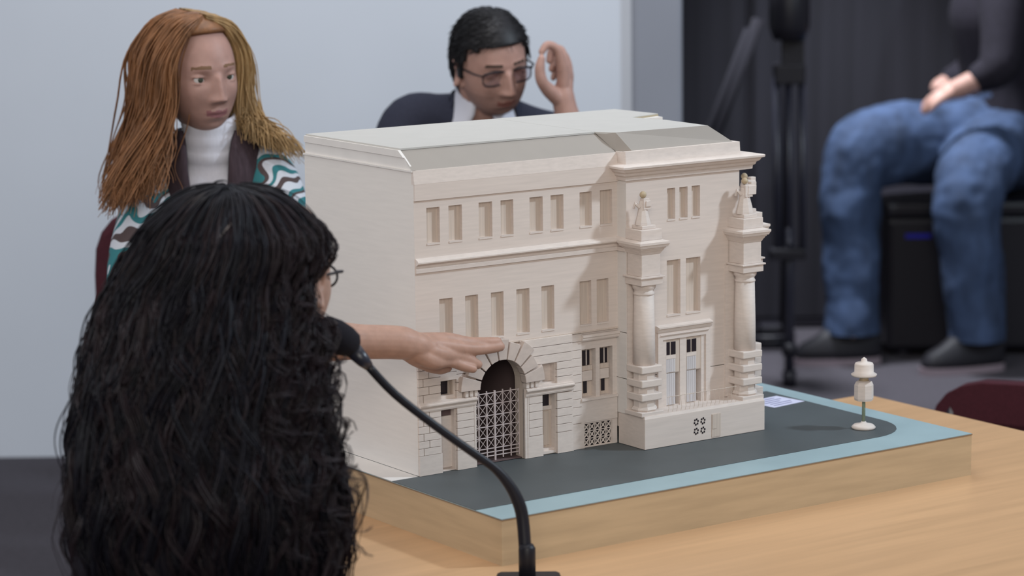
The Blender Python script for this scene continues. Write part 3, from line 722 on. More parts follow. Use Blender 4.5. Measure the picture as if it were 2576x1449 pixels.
def strands(name, paths, r0, mat_, parent, sides=3, kind='stuff', taper=.35):
    """many hair locks as one mesh: paths is an array (n, k, 3)"""
    P = np.asarray(paths, float); n, k, _ = P.shape
    r0 = np.broadcast_to(np.asarray(r0, float), (n,))
    t = np.gradient(P, axis=1); t /= np.linalg.norm(t, axis=2, keepdims=True) + 1e-9
    ref = np.tile(np.array([.31, .52, .79]), (n, k, 1)); a = ref - t * (ref * t).sum(2, keepdims=True); a /= np.linalg.norm(a, axis=2, keepdims=True) + 1e-9
    b = np.cross(t, a); s = np.linspace(0, 1, k)
    rad = r0[:, None] * np.where(s > .6, 1 - (1 - taper) * (s - .6) / .4, 1)[None, :] * np.clip(s * 12 + .4, 0, 1)[None, :]
    V = np.stack([P + rad[..., None] * (a * math.cos(2 * math.pi * q / sides) + b * math.sin(2 * math.pi * q / sides)) for q in range(sides)], 2)
    V = V.reshape(-1, 3)
    idx = np.arange(n * k * sides).reshape(n, k, sides)
    A = idx[:, :-1, :]; Bq = idx[:, 1:, :]
    F = np.stack([A, np.roll(A, -1, 2), np.roll(Bq, -1, 2), Bq], -1).reshape(-1, 4)
    me = bpy.data.meshes.new(name); me.vertices.add(len(V)); me.vertices.foreach_set('co', V.ravel())
    me.loops.add(F.size); me.loops.foreach_set('vertex_index', F.ravel().astype(np.int32))
    me.polygons.add(len(F)); me.polygons.foreach_set('loop_start', np.arange(0, F.size, 4, dtype=np.int32))
    me.polygons.foreach_set('use_smooth', np.ones(len(F), bool)); me.update(calc_edges=True)
    me.materials.append(mat_)
    o = link(name, me, parent)
    if kind: o['kind'] = kind
    return o

def chair(name, loc, rz, label, back, m, h=.92, arm=False, wide=.46):
    c = empty(name, loc, rz, label=label, cat='chair'); w2 = wide / 2
    MB().box(-w2, w2, -.22, .22, .335, .385).build('seat', m, c, bevel=.02)
    pl = []
    for k in range(13): t = math.pi * k / 12; pl.append(((w2) * math.copysign(abs(math.cos(t)) ** .55, math.cos(t)), h - .16 + .16 * abs(math.sin(t)) ** .75))
    MB().prism([(w2, .44)] + pl + [(-w2, .44)], 'y', -.26, -.215).build('backrest', m, c, bevel=.015)
    for sx in (-1, 1):
        for sy in (-1, 1): MB().tube([(sx * (w2 - .03), sy * .19, 0), (sx * (w2 - .03), sy * .19, .34)], .013, 8).build('leg', M['blackmetal'], c)
        MB().tube([(sx * (w2 - .05), -.19, .34), (sx * (w2 - .05), -.235, .50)], .011, 8).build('back_support', M['blackmetal'], c)
        if arm: MB().box(sx * w2 - .02, sx * w2 + .02, -.24, .12, .655, .68).build('armrest', M['chairwood'], c, bevel=.006); MB().tube([(sx * w2, .08, .42), (sx * w2, .08, .656)], .011, 8).build('arm_post', M['blackmetal'], c)
    return c
V3 = Vector
rng = np.random.default_rng(7)

# ------------------------------------------------------------------ the blond woman behind the model
pw = empty('person', (-.60, 5.50, 0), 0, label='seated woman with long reddish blond hair, white turtleneck and patterned teal cardigan', cat='person')
off = Vector((-.60, 5.50, 0)); R_ = lambda u, v, z: (u + .60, v - 5.50, z)
Hm = frame(R_(-.6215, 5.315, 1.274), math.radians(180 + 33), math.radians(-4), math.radians(3))
hd = xf(head_vf(nose=1.0, jaw=.42, chin=1.05, w=.071), Hm)
tors = limbs([([R_(-.60, 5.56, .50), R_(-.60, 5.53, .70), R_(-.60, 5.45, .92), R_(-.60, 5.37, 1.07), R_(-.605, 5.345, 1.13), R_(-.612, 5.335, 1.20), R_(-.618, 5.325, 1.26)], [.11, .095, .095, .062, .050, .046, .05]),
    ([R_(-.60, 5.37, 1.07), R_(-.690, 5.35, 1.045), R_(-.745, 5.22, .85), R_(-.66, 5.05, .66)], [.062, .040, .036, .028]),
    ([R_(-.60, 5.37, 1.07), R_(-.510, 5.35, 1.055), R_(-.455, 5.22, .86), R_(-.52, 5.05, .66)], [.062, .040, .036, .028]),
    ([R_(-.60, 5.56, .50), R_(-.69, 5.40, .49), R_(-.70, 5.12, .49), R_(-.70, 5.13, .08), R_(-.70, 5.02, .04)], [.12, .075, .055, .04, .035]),
    ([R_(-.60, 5.56, .50), R_(-.51, 5.40, .49), R_(-.50, 5.12, .49), R_(-.50, 5.13, .08), R_(-.50, 5.02, .04)], [.12, .075, .055, .04, .035])])
body = fuse(tors + [hd, xf(ear_vf(1), Hm), xf(ear_vf(-1), Hm)] + lids(Hm, .15), .0024, 3)
b_ = finish(body, 'body', [M['skin_f'], M['lip_f'], mat('brow_fair', (.17, .095, .055, 1), .8)], pw, face_paint(Hm, True))
eyes(Hm, pw, look=(.1, 0))
def torso_shell(sections, a0=0.0, a1=2 * math.pi, n=40, thick=.006):
    """garment wall through elliptical sections (cx, cy, z, rx, ry); angles measured from the side facing the camera, opening per section optional"""
    vs = []; fs = []; m = len(sections)
    for layer in (0, 1):
        for s in sections:
            cx, cy, z, rx, ry = s[:5]; op = s[5] if len(s) > 5 else 0; tilt = s[6] if len(s) > 6 else 0
            for k in range(n + 1):
                t = (op if op else math.pi) + (2 * math.pi - 2 * op) * k / n; q = thick * layer
                X = cx + (rx - q) * math.sin(t); Y = cy - (ry - q) * math.cos(t); vs.append((X, Y, z + tilt * math.cos(t)))
    N = m * (n + 1)
    for i in range(m - 1):
        for k in range(n):
            f = (i * (n + 1) + k, i * (n + 1) + k + 1, (i + 1) * (n + 1) + k + 1, (i + 1) * (n + 1) + k); fs.append(f); fs.append(tuple(N + j for j in f[::-1]))
    for row in (0, m - 1):
        for k in range(n): a, b = row * (n + 1) + k, row * (n + 1) + k + 1; fs.append((a, b, N + b, N + a))
    for col in (0, n):
        for i in range(m - 1): a, b = i * (n + 1) + col, (i + 1) * (n + 1) + col; fs.append((a, b, N + b, N + a))
    return vs, fs
tn = []
for z, rx, ry, cy in ((.62, .125, .10, 5.53), (.80, .130, .108, 5.49), (.95, .135, .117, 5.425), (1.03, .118, .106, 5.385), (1.070, .092, .090, 5.365), (1.092, .0635, .066, 5.350), (1.106, .0600, .064, 5.345), (1.112, .0632, .067, 5.343), (1.126, .0615, .065, 5.341), (1.134, .0580, .0615, 5.340), (1.142, .0605, .064, 5.338), (1.158, .0590, .0625, 5.336), (1.166, .0560, .0595, 5.335), (1.173, .0580, .0612, 5.334), (1.187, .0560, .0590, 5.333), (1.191, .0525, .0555, 5.333)):
    tn.append((-.600 + .60 - .004 * (z - 1), cy - 5.50, z, rx, ry, 0, -.012 if z > 1.08 else -.006))
MB().add(*torso_shell(tn, n=44)).build('turtleneck', M['white_knit'], pw, True)
vs_ = []
for z, rx, ry, cy, op in ((.58, .155, .13, 5.54, .06), (.75, .160, .135, 5.51, .10), (.90, .158, .135, 5.445, .14), (.98, .152, .127, 5.405, .20), (1.04, .142, .118, 5.38, .27), (1.085, .124, .106, 5.362, .35), (1.118, .102, .092, 5.352, .46), (1.142, .082, .080, 5.346, .66), (1.160, .070, .072, 5.342, .95)):
    vs_.append((0, cy - 5.50, z, rx, ry, op))
MB().add(*torso_shell(vs_, n=40, thick=.008)).build('vest', M['vest'], pw, True)
sw = cloth([([R_(-.60, 5.50, .64), R_(-.60, 5.45, .92), R_(-.60, 5.40, 1.035)], [.10, .10, .075]),
    ([R_(-.60, 5.40, 1.035), R_(-.690, 5.355, 1.060), R_(-.730, 5.30, .98), R_(-.745, 5.22, .85), R_(-.66, 5.07, .665)], [.075, .060, .058, .055, .042]),
    ([R_(-.60, 5.40, 1.035), R_(-.505, 5.355, 1.070), R_(-.462, 5.30, 1.00), R_(-.448, 5.22, .86), R_(-.52, 5.07, .665)], [.075, .058, .058, .055, .042])])
finish(sw, 'cardigan', [M['sweater']], pw)
# her hair: parted on top, long on both sides of the face
def lock_paths(n, guide, jit, wave, k=26, seed=1):
    g = np.random.default_rng(seed); out = np.empty((n, k, 3)); s = np.linspace(0, 1, k)
    for i in range(n):
        u, d = g.random(), g.random(); pts = np.array(guide(u, d)); tt = np.linspace(0, 1, len(pts))
        c = np.stack([np.interp(s, tt, pts[:, j]) for j in range(3)], 1)
        for _ in range(3): c[1:-1] = (c[:-2] + 2 * c[1:-1] + c[2:]) / 4
        ph, fr = g.random() * 6.28, wave[1] * (0.7 + .6 * g.random()); amp = wave[0] * (.4 + .9 * g.random())
        off_ = g.normal(0, jit, 3)
        c += off_ * np.clip(s * 2.2, 0, 1)[:, None]
        c[:, 0] += amp * s * np.sin(ph + fr * s * 6.28); c[:, 1] += amp * s * np.cos(ph + fr * s * 6.28) * .8; c[:, 2] += amp * .3 * s * np.sin(2 * ph + fr * s * 5)
        out[i] = c
    return out
hc = Hm.translation
def hp(x, y, z): return tuple(Hm @ Vector((x, y, z)))
def guide_side(side, wide, endz, flare, face=.052):
    def f(u, d):
        # u: from the face edge (0) round to the nape (1); d: layer depth
        a = u * 2.3; q = 1 + .30 * d
        x1 = side * (.028 + .030 * math.sin(a * .6)); y1 = .045 - .12 * u
        yr = (face - .135 * u)
        p = [hp(side * .004, y1, .112 + .010 * d), hp(side * .045 * q, yr + .012, .093 + .012 * d), hp(side * .078 * q, yr, .035), hp(side * (.082 + .012 * d + .006 * wide), yr - .006, -.045)]
        base = Vector(hp(side * .075, yr - .01, -.115)); out = Vector((wide * (.22 + 1.15 * d) * (1 - .35 * u), -.055 * (1 - u) + .05 * u, 0))
        p.append(tuple(base + out * .45)); e = base + out; p.append((e.x, e.y, endz + .045 * (1 - d))); p.append((e.x + flare * d, e.y - .01, endz - .045 * d))
        return p
    return f
# head looks to the picture's right, so its local +x side is the side seen on the left
strands('hair', np.concatenate([lock_paths(1500, guide_side(1, -.085, 1.06, -.012), .010, (.013, 1.6), seed=3)]), rng.uniform(.0010, .0022, 1500), M['hair_r'], pw, 4)
strands('hair', np.concatenate([lock_paths(1200, guide_side(-1, .075, 1.150, .035, face=.045), .008, (.010, 1.4), seed=5)]), rng.uniform(.0010, .0020, 1200), M['hair_b'], pw, 4)
cap = [(v, f) for v, f in [xf(head_vf(nlat=40, nlon=56, nose=0, chin=0, w=.071), Hm @ Matrix.Scale(1.05, 4))]][0]
def cap_mesh(vf, mtx, keep, name, m, parent, noise=0):
    inv = mtx.inverted(); ok = [keep(inv @ Vector(v)) for v in vf[0]]
    mb = MB().add(vf[0], [f for f in vf[1] if all(ok[i] for i in f)]); o = mb.build(name, m, parent, True)
    so = o.modifiers.new('thick', 'SOLIDIFY'); so.thickness = .010; so.offset = 0
    return o
cap_mesh(cap, Hm, lambda q: q.z > .088 - .9 * max(0, .062 - q.y) and q.y < .068 and q.z > -.08, 'hair_cap', M['hair_r'], pw)
sk = cloth([([R_(-.60, 5.58, .50), R_(-.69, 5.42, .49), R_(-.70, 5.12, .49), R_(-.70, 5.14, .10)], [.13, .095, .075, .055]), ([R_(-.60, 5.58, .50), R_(-.51, 5.42, .49), R_(-.50, 5.12, .49), R_(-.50, 5.14, .10)], [.13, .095, .075, .055])])
finish(sk, 'trousers', [M['vest']], pw)
chair('chair', (-.695, 5.62, 0), math.pi - .04, 'dark red upholstered chair with rounded back behind the blond woman', None, M['redseat'], .945, False, .48)

# ------------------------------------------------------------------ the man in the suit
pm = empty('person', (-.06, 6.20, 0), 0, label='seated man in navy suit with glasses looking down, one hand raised', cat='person')
R_ = lambda u, v, z: (u + .06, v - 6.20, z)
Hn = frame(R_(-.042, 5.985, 1.236), math.radians(180 + 26), math.radians(-15), math.radians(7))
hd = xf(head_vf(nose=1.12, jaw=.30, chin=.9), Hn)
EL = R_(.185, 5.86, .90)
def hand_chains(WR, mcp, pip, dip, tip, thumb, rad, palm=.0125):
    ch = []
    for i in range(4):
        a = rad[i]; mid = tuple((WR[j] + mcp[i][j]) / 2 for j in range(3))
        ch.append(([WR, mid, mcp[i], pip[i], dip[i], tip[i]], [.020, palm, palm * .92, a, a * .93, a * .78]))
    ch.append(([WR] + thumb, [.021, .0165, .0130, .0115, .0085]))
    return ch
def hand_meshes(*a, **k): return limbs(hand_chains(*a, **k), 14)
WR = R_(0.1191, 5.8484, 1.1567)
mcp = [R_(0.1152, 5.8406, 1.2323), R_(0.1209, 5.8625, 1.2305), R_(0.1266, 5.8840, 1.2252), R_(0.1285, 5.8980, 1.2117)]
pip = [R_(0.1050, 5.8320, 1.2730), R_(0.1143, 5.8648, 1.2687), R_(0.1200, 5.8934, 1.2578), R_(0.1237, 5.9105, 1.2389)]
dip = [R_(0.0842, 5.8239, 1.2851), R_(0.0952, 5.8691, 1.2704), R_(0.1025, 5.8963, 1.2508), R_(0.1061, 5.9131, 1.2301)]
tip = [R_(0.0710, 5.8165, 1.2711), R_(0.0880, 5.8694, 1.2478), R_(0.0935, 5.8943, 1.2265), R_(0.0970, 5.9092, 1.2059)]
th = [R_(0.0920, 5.8299, 1.1796), R_(0.0711, 5.8109, 1.2058), R_(0.0662, 5.8084, 1.2338), R_(0.0699, 5.8100, 1.2561)]
arm = limbs([([R_(.19, 5.92, .84), EL, tuple((EL[j] * .45 + WR[j] * .55) for j in range(3)), WR, tuple(WR[j] * .5 + mcp[1][j] * .5 for j in range(3))], [.042, .042, .034, .0255, .0200])])
tors = limbs([([R_(-.06, 6.32, .50), R_(-.06, 6.28, .72), R_(-.06, 6.17, .95), R_(-.06, 6.10, 1.04), R_(-.06, 6.055, 1.11), R_(-.062, 6.02, 1.17), R_(-.062, 6.0, 1.22)], [.13, .125, .13, .085, .058, .054, .055]),
    ([R_(-.06, 6.10, 1.05), R_(-.225, 6.060, 1.055), R_(-.27, 5.98, .83), R_(-.17, 5.80, .66)], [.070, .044, .042, .03]),
    ([R_(-.06, 6.10, 1.05), R_(.115, 6.06, 1.01), R_(.19, 5.92, .84), EL], [.070, .044, .044, .042]),
    ([R_(-.06, 6.32, .50), R_(-.15, 6.16, .49), R_(-.16, 5.86, .49), R_(-.16, 5.88, .08), R_(-.16, 5.76, .04)], [.13, .08, .06, .045, .038]),
    ([R_(-.06, 6.32, .50), R_(.03, 6.16, .49), R_(.04, 5.86, .49), R_(.04, 5.88, .08), R_(.04, 5.76, .04)], [.13, .08, .06, .045, .038])])
body = fuse(tors + arm + [hd, xf(ear_vf(1), Hn), xf(ear_vf(-1), Hn)] + lids(Hn, .75) + hand_meshes(WR, mcp, pip, dip, tip, th, [.0098, .0100, .0096, .0086], palm=.015), .0024, 3)
b_ = finish(body, 'body', [M['skin_m'], M['lip_m'], M['brow'], M['stubble']], pm, face_paint(Hn, False))
eyes(Hn, pm, look=(0, -.5))
jk = cloth([([R_(-.06, 6.34, .48), R_(-.06, 6.28, .72), R_(-.06, 6.17, .95), R_(-.06, 6.10, 1.068)], [.16, .15, .155, .105]),
    ([R_(-.06, 6.10, 1.068), R_(-.165, 6.070, 1.098), R_(-.240, 6.045, 1.072), R_(-.265, 5.98, .84), R_(-.17, 5.82, .67)], [.105, .062, .066, .062, .048]),
    ([R_(-.06, 6.10, 1.068), R_(.060, 6.075, 1.062), R_(.120, 6.06, 1.02), R_(.195, 5.92, .84), R_(.178, 5.86, .93), R_(.160, 5.857, .99)], [.105, .062, .064, .060, .058, .050])])
finish(jk, 'suit_jacket', [M['suit']], pm)
cs = []
for z, r, op, cy in ((1.085, .098, .5, 6.075), (1.115, .082, .42, 6.058), (1.140, .068, .30, 6.046), (1.172, .062, .22, 6.034), (1.1775, .0605, .22, 6.032)): cs.append((.0, cy - 6.20, z, r, r * 1.02, op, -.022))
MB().add(*torso_shell(cs, n=30, thick=.003)).build('shirt_collar', M['shirt'], pm, True)
cs = []
for z, r, op, cy in ((1.00, .150, .75, 6.13), (1.085, .118, .85, 6.10), (1.118, .096, .95, 6.075), (1.148, .080, 1.1, 6.060), (1.163, .073, 1.25, 6.055), (1.151, .080, 1.2, 6.060)): cs.append((.0, cy - 6.20, z, r, r, op, -.010))
MB().add(*torso_shell(cs, n=30, thick=.005)).build('jacket_collar', M['suit'], pm, True)
tr = cloth([([R_(-.06, 6.34, .48), R_(-.15, 6.18, .49), R_(-.16, 5.86, .49), R_(-.16, 5.89, .08)], [.15, .10, .08, .06]), ([R_(-.06, 6.34, .48), R_(.03, 6.18, .49), R_(.04, 5.86, .49), R_(.04, 5.89, .08)], [.15, .10, .08, .06])])
finish(tr, 'suit_trousers', [M['suit']], pm)
cap = xf(head_vf(nlat=60, nlon=84, nose=0, chin=0), Hn @ Matrix.Scale(1.055, 4))
cap_mesh(cap, Hn, lambda q: (q.z > .062 and q.y < .096) or (q.z > .050 and abs(q.x) > .052) or (q.y < .030 and q.z > .020) or (q.y < .020 and q.y > .0 and q.z > -.022) or (q.y < -.022 and q.z > -.055), 'hair', M['hair_m'], pm)
hv = np.array(head_vf(nlat=60, nlon=84, nose=0, chin=0)[0]) * 1.06; hs = []
for q in hv[rng.integers(0, len(hv), 5200)]:
    if not ((q[2] > .064 and q[1] < .094) or (q[2] > .052 and abs(q[0]) > .052) or (q[1] < .030 and q[2] > .020) or (q[1] < -.022 and q[2] > -.055)): continue
    nrm = q / np.linalg.norm(q); dr = np.array([.35 * np.sign(q[0] + .02), -.55 if q[2] > .05 else -.25, -.25 if q[2] > .05 else -1.0]) + rng.normal(0, .22, 3); dr -= nrm * (dr @ nrm) * .85
    dr /= np.linalg.norm(dr); ln = .020 + .010 * rng.random()
    hs.append([tuple(Hn @ Vector(q + dr * ln * t + nrm * (.004 + .006 * t - .007 * t * t))) for t in (0, .33, .66, 1)])
strands('short_hair', np.array(hs), rng.uniform(.0008, .0014, len(hs)), M['hair_m'], pm, 3)
# spectacles
gl = MB()
def rim(s): return [tuple((s * (.0335 + .0255 * math.copysign(abs(math.cos(t)) ** .6, math.cos(t))), .0905 - .004 * abs(math.cos(t)) * (1 if math.cos(t) * 1 > 0 else 0), -.003 + .0165 * math.copysign(abs(math.sin(t)) ** .7, math.sin(t)))) for t in [2 * math.pi * k / 28 for k in range(29)]]
for s in (-1, 1):
    gl.tube(rim(s), .0017, 6); gl.tube([(s * .0335 - s * -.0255, .0875, .006), (s * .073, .070, .008), (s * .0775, .000, .002), (s * .077, -.020, -.012)], .0022, 6)
    gl.tube([(s * .0335 - .0255, .0915, .0105), (s * .0335, .0925, .0140), (s * .0335 + .0255, .0905, .0105)], .0026, 6)
gl.tube([(-.0085, .0910, .000), (0, .0935, .003), (.0085, .0910, .000)], .0018, 6)
g_ = gl.build('glasses', M['black'], pm, True); g_.matrix_local = Hn
for s in (-1, 1):
    MB().add([(s * .0335, .0895, -.003)] + rim(s)[:-1], [(0, k + 1, (k + 1) % 28 + 1) for k in range(28)]).build('lens', M['lens'], g_)
chair('chair', (-.06, 6.40, 0), math.pi, 'black chair behind the man in the suit', None, M['black'], .88)

# ------------------------------------------------------------------ the dark haired woman in front
pd = empty('person', (-.50, 3.70, 0), 0, label='woman seen from behind with long curly black hair reaching towards the model', cat='person')
R_ = lambda u, v, z: (u + .50, v - 3.70, z)
Hd = frame(R_(-.345, 3.838, 1.100), math.radians(-29), math.radians(-6), 0)
hd = xf(head_vf(nose=.95, jaw=.40, w=.073), Hd)
WR = R_(-0.1867, 4.3063, 0.9102)
mcp = [R_(-0.1120, 4.3676, 0.9012), R_(-0.1144, 4.3513, 0.8942), R_(-0.1208, 4.3365, 0.8844), R_(-0.1337, 4.3249, 0.8754)]
pip = [R_(-0.0688, 4.3916, 0.8929), R_(-0.0701, 4.3801, 0.8843), R_(-0.0925, 4.3634, 0.8756), R_(-0.1042, 4.3502, 0.8689)]
dip = [R_(-0.0411, 4.4045, 0.8909), R_(-0.0425, 4.3999, 0.8816), R_(-0.0730, 4.3770, 0.8654), R_(-0.0835, 4.3627, 0.8588)]
tip = [R_(-0.0251, 4.4145, 0.8902), R_(-0.0212, 4.4131, 0.8816), R_(-0.0587, 4.3857, 0.8568), R_(-0.0665, 4.3698, 0.8525)]
th = [R_(-0.1637, 4.3246, 0.8859), R_(-0.1417, 4.3468, 0.8666), R_(-0.1226, 4.3653, 0.8561), R_(-0.1096, 4.3751, 0.8540)]
hm = hand_meshes(WR, mcp, pip, dip, tip, th, [.0098, .0108, .0106, .0094], palm=.0155)

ELB = R_(-.395, 4.215, .935)
tors = limbs([([R_(-.54, 3.68, .50), R_(-.52, 3.71, .70), R_(-.47, 3.75, .88), R_(-.42, 3.79, .97), R_(-.39, 3.80, 1.02), R_(-.372, 3.81, 1.07), R_(-.36, 3.825, 1.11)], [.13, .100, .095, .065, .048, .045, .05]),
    ([R_(-.42, 3.79, .96), R_(-.335, 3.83, .940), R_(-.36, 4.02, .915), ELB], [.065, .044, .038, .034]),
    ([R_(-.42, 3.79, .96), R_(-.545, 3.82, .94), R_(-.62, 3.90, .75), R_(-.50, 4.02, .64), R_(-.44, 4.06, .625)], [.065, .046, .036, .026, .024]),
    ([R_(-.54, 3.68, .50), R_(-.42, 3.70, .47), R_(-.18, 3.78, .46), R_(-.20, 3.80, .08), R_(-.12, 3.86, .04)], [.13, .075, .055, .04, .035]),
    ([R_(-.54, 3.68, .50), R_(-.55, 3.80, .47), R_(-.34, 3.96, .46), R_(-.36, 3.96, .08), R_(-.28, 4.02, .04)], [.13, .075, .055, .04, .035])])
fa = limbs([([R_(-.36, 4.02, .915), ELB, tuple(ELB[j] * .62 + WR[j] * .38 for j in range(3)), tuple(ELB[j] * .25 + WR[j] * .75 for j in range(3)), WR, tuple(WR[j] * .6 + mcp[1][j] * .2 + mcp[2][j] * .2 for j in range(3)), tuple(WR[j] * .3 + mcp[1][j] * .35 + mcp[2][j] * .35 for j in range(3))], [.036, .036, .0345, .0285, .0280, .0235, .0170])])
body = fuse(tors + fa + [hd, xf(ear_vf(1), Hd), xf(ear_vf(-1), Hd)] + hm, .0022, 3)
finish(body, 'body', [M['skin_d'], M['lip_f'], M['brow']], pd, face_paint(Hd, True))
eyes(Hd, pd)
tp = cloth([([R_(-.54, 3.68, .50), R_(-.52, 3.71, .70), R_(-.47, 3.75, .88), R_(-.42, 3.79, .965)], [.145, .112, .108, .078]),
    ([R_(-.42, 3.79, .960), R_(-.335, 3.83, .940), R_(-.357, 3.98, .918)], [.076, .055, .050]),
    ([R_(-.42, 3.79, .960), R_(-.545, 3.82, .945), R_(-.62, 3.90, .76), R_(-.53, 4.0, .66)], [.076, .062, .052, .040])])
finish(tp, 'jersey_top', [M['darktop']], pd)
tr = cloth([([R_(-.54, 3.68, .48), R_(-.42, 3.70, .46), R_(-.18, 3.78, .445), R_(-.20, 3.80, .10)], [.15, .09, .07, .055]), ([R_(-.54, 3.68, .48), R_(-.55, 3.80, .46), R_(-.34, 3.96, .445), R_(-.36, 3.96, .10)], [.15, .09, .07, .055])])
finish(tr, 'trousers', [M['darktop']], pd)
gl = MB()
for s in (-1, 1):
    gl.tube([tuple((s * (.031 + .0225 * math.cos(t)), .086, -.004 + .017 * math.sin(t))) for t in [2 * math.pi * k / 24 for k in range(25)]], .0020, 6)
    gl.tube([(s * .0535, .085, .004), (s * .072, .070, .006), (s * .078, .0, .002), (s * .077, -.02, -.01)], .0022, 6)
gl.tube([(-.0085, .086, .0), (0, .092, .003), (.0085, .086, .0)], .0018, 6)
g_ = gl.build('glasses', M['black'], pd, True); g_.matrix_local = Hd
# hair: a bell of curls, parted at the crown
HL = np.array([[1.2295, -.430], [1.227, -.462], [1.2195, -.487], [1.2097, -.497], [1.191, -.512], [1.175, -.526], [1.141, -.548], [1.10, -.574], [1.057, -.596], [.95, -.622], [.75, -.640], [.60, -.60]])
HR = np.array([[1.2295, -.380], [1.227, -.340], [1.2195, -.314], [1.2097, -.302], [1.189, -.290], [1.166, -.275], [1.141, -.270], [1.115, -.276], [1.10, -.280], [1.05, -.282], [1.02, -.278], [.984, -.274], [.915, -.268], [.858, -.247], [.783, -.235], [.738, -.227], [.60, -.25]])
FACE = math.radians(61)                                          # way the face looks, seen from above, 0 = room right
def hair_pt(z, az, q):
    l, r = float(np.interp(-z, -HL[:, 0], HL[:, 1])), float(np.interp(-z, -HR[:, 0], HR[:, 1]))
    cx = (l + r) / 2; rr = (r - l) / 2 * q; k = math.cos(az - FACE)
    rv = rr * (.95 - .12 * min(1, max(0, (1.05 - z) / .3)))
    f = 1 - .30 * max(0, k - .60) * min(1, max(0, (1.13 - z) / .08)) - .20 * min(1, max(0, (k - .1) / .4)) * min(1, max(0, (1.128 - z) / .035)) * min(1, max(0, (z - 1.02) / .04))
    return np.array([cx + rr * f * math.cos(az) + .50, 3.805 - .11 * min(1, max(0, (1.12 - z) / .3)) + rv * f * math.sin(az) - 3.70, z])
def curls(n, seed, qlo, qhi, amp, k=60, az0=0.0, az1=2 * math.pi, zend=(.60, .84), turns=(2.5, 5.0), start=.0):
    """guide curves: from the parting over the crown, then down in waves that widen towards the tips"""
    g = np.random.default_rng(seed); out = np.empty((n, k, 3))
    for i in range(n):
        while True:
            az = g.uniform(az0, az1)
            if abs((az - FACE + math.pi) % (2 * math.pi) - math.pi) > .42: break
        q = g.uniform(qlo, qhi); ze = g.uniform(*zend); az_d = g.normal(0, .16); ph = g.random() * 6.28; tn_ = g.uniform(*turns); a = amp * g.uniform(.6, 1.3); sg = g.choice([-1, 1])
        zt = 1.2285 - .006 * g.random() - start
        for j in range(k):
            s = j / (k - 1)
            if s < .25: th = s / .25; z = zt + (1.165 - zt) * (1 - math.cos(th * math.pi / 2)) ** .9; qq = q * (.25 + .75 * math.sin(th * math.pi / 2) ** .6)
            else: z = 1.165 + (ze - 1.165) * ((s - .25) / .75); qq = q
            p = hair_pt(z, az + az_d * s, qq * (1 + .030 * min(1, s * 4) * math.sin(ph * 3.7 + s * 11)))
            gr = a * min(1, max(0, (s - .16) / .50)); w_ = ph + sg * tn_ * 6.28 * s
            p[0] += gr * (math.cos(w_) * -math.sin(az) + .55 * math.sin(w_) * math.cos(az)); p[1] += gr * (math.cos(w_) * math.cos(az) + .55 * math.sin(w_) * math.sin(az)); p[2] += gr * .4 * math.sin(w_ + .7)
            out[i, j] = p
    return out
def clumps(guides, m, rad, seed):
    """m hairs round every guide, drawn together at the tips"""
    g = np.random.default_rng(seed); n, k, _ = guides.shape; s = np.linspace(0, 1, k)
    o = g.normal(0, 1, (n, m, 1, 3)) * rad * (.35 + .9 * np.sin(s * math.pi * .86 + .25))[None, None, :, None]
    t = g.normal(0, 1, (n, m, 1, 3)) * rad * .35 * np.sin(s * 9 + g.random((n, m, 1)) * 6)[..., None]
    return (guides[:, None] + o + t).reshape(n * m, k, 3)
core = MB(); vs = []; zs = np.concatenate([[1.227, 1.222, 1.214, 1.204], np.linspace(1.19, .62, 26)]); NN = 48
for z in zs:
    for k in range(NN):
        vs.append(tuple(hair_pt(z, 2 * math.pi * k / NN, .90) - np.array([0, 0, .006])))
core.add(vs, [(i * NN + k, i * NN + (k + 1) % NN, (i + 1) * NN + (k + 1) % NN, (i + 1) * NN + k) for i in range(29) for k in range(NN)] + [tuple(range(NN)), tuple(range(29 * NN, 30 * NN))])
core.build('hair_mass', M['hair_k'], pd, True)
strands('curls', clumps(curls(320, 11, .82, .97, .016, turns=(2.2, 4.2)), 12, .0052, 21), rng.uniform(.0011, .0021, 3840), M['hair_k'], pd, 3)
strands('curls', clumps(curls(110, 14, .93, .99, .014, turns=(3, 6)), 8, .0034, 22), rng.uniform(.0009, .0016, 880), M['hair_kb'], pd, 3)
strands('loose_curls', clumps(curls(38, 12, .99, 1.10, .024, az0=-.95, az1=.10, zend=(.70, .93), turns=(5, 9)), 5, .0022, 23), rng.uniform(.0005, .0010, 190), M['hair_kb'], pd, 3)
strands('loose_curls', curls(120, 13, .97, 1.04, .012), rng.uniform(.0005, .0010, 120), M['hair_kb'], pd, 3)
pt_ = [hair_pt(z, az, q) for z, az, q in ((1.199, -1.42, .97), (1.188, -1.52, .985), (1.176, -1.60, .99), (1.166, -1.72, .985), (1.157, -1.78, .965))]
pt_ = MB().tube([tuple(p) for p in pt_], [.0008, .0020, .0014, .0028, .0006], 6).build('hair_parting', mat('scalp_parting', (.15, .13, .125, 1), .8, (900, 900, 900), .6), pd, True)
st = empty('stool', (-.55, 3.68, 0), .3, label='low black stool under the dark haired woman', cat='stool')
MB().lathe([(.17, .26), (.18, .275), (.18, .31), (.165, .32)], n=24).build('seat', M['black'], st, True)
for k in range(4):
    t = k * math.pi / 2 + .6; MB().tube([(.13 * math.cos(t), .13 * math.sin(t), .27), (.17 * math.cos(t), .17 * math.sin(t), 0)], .012, 8).build('leg', M['blackmetal'], st)

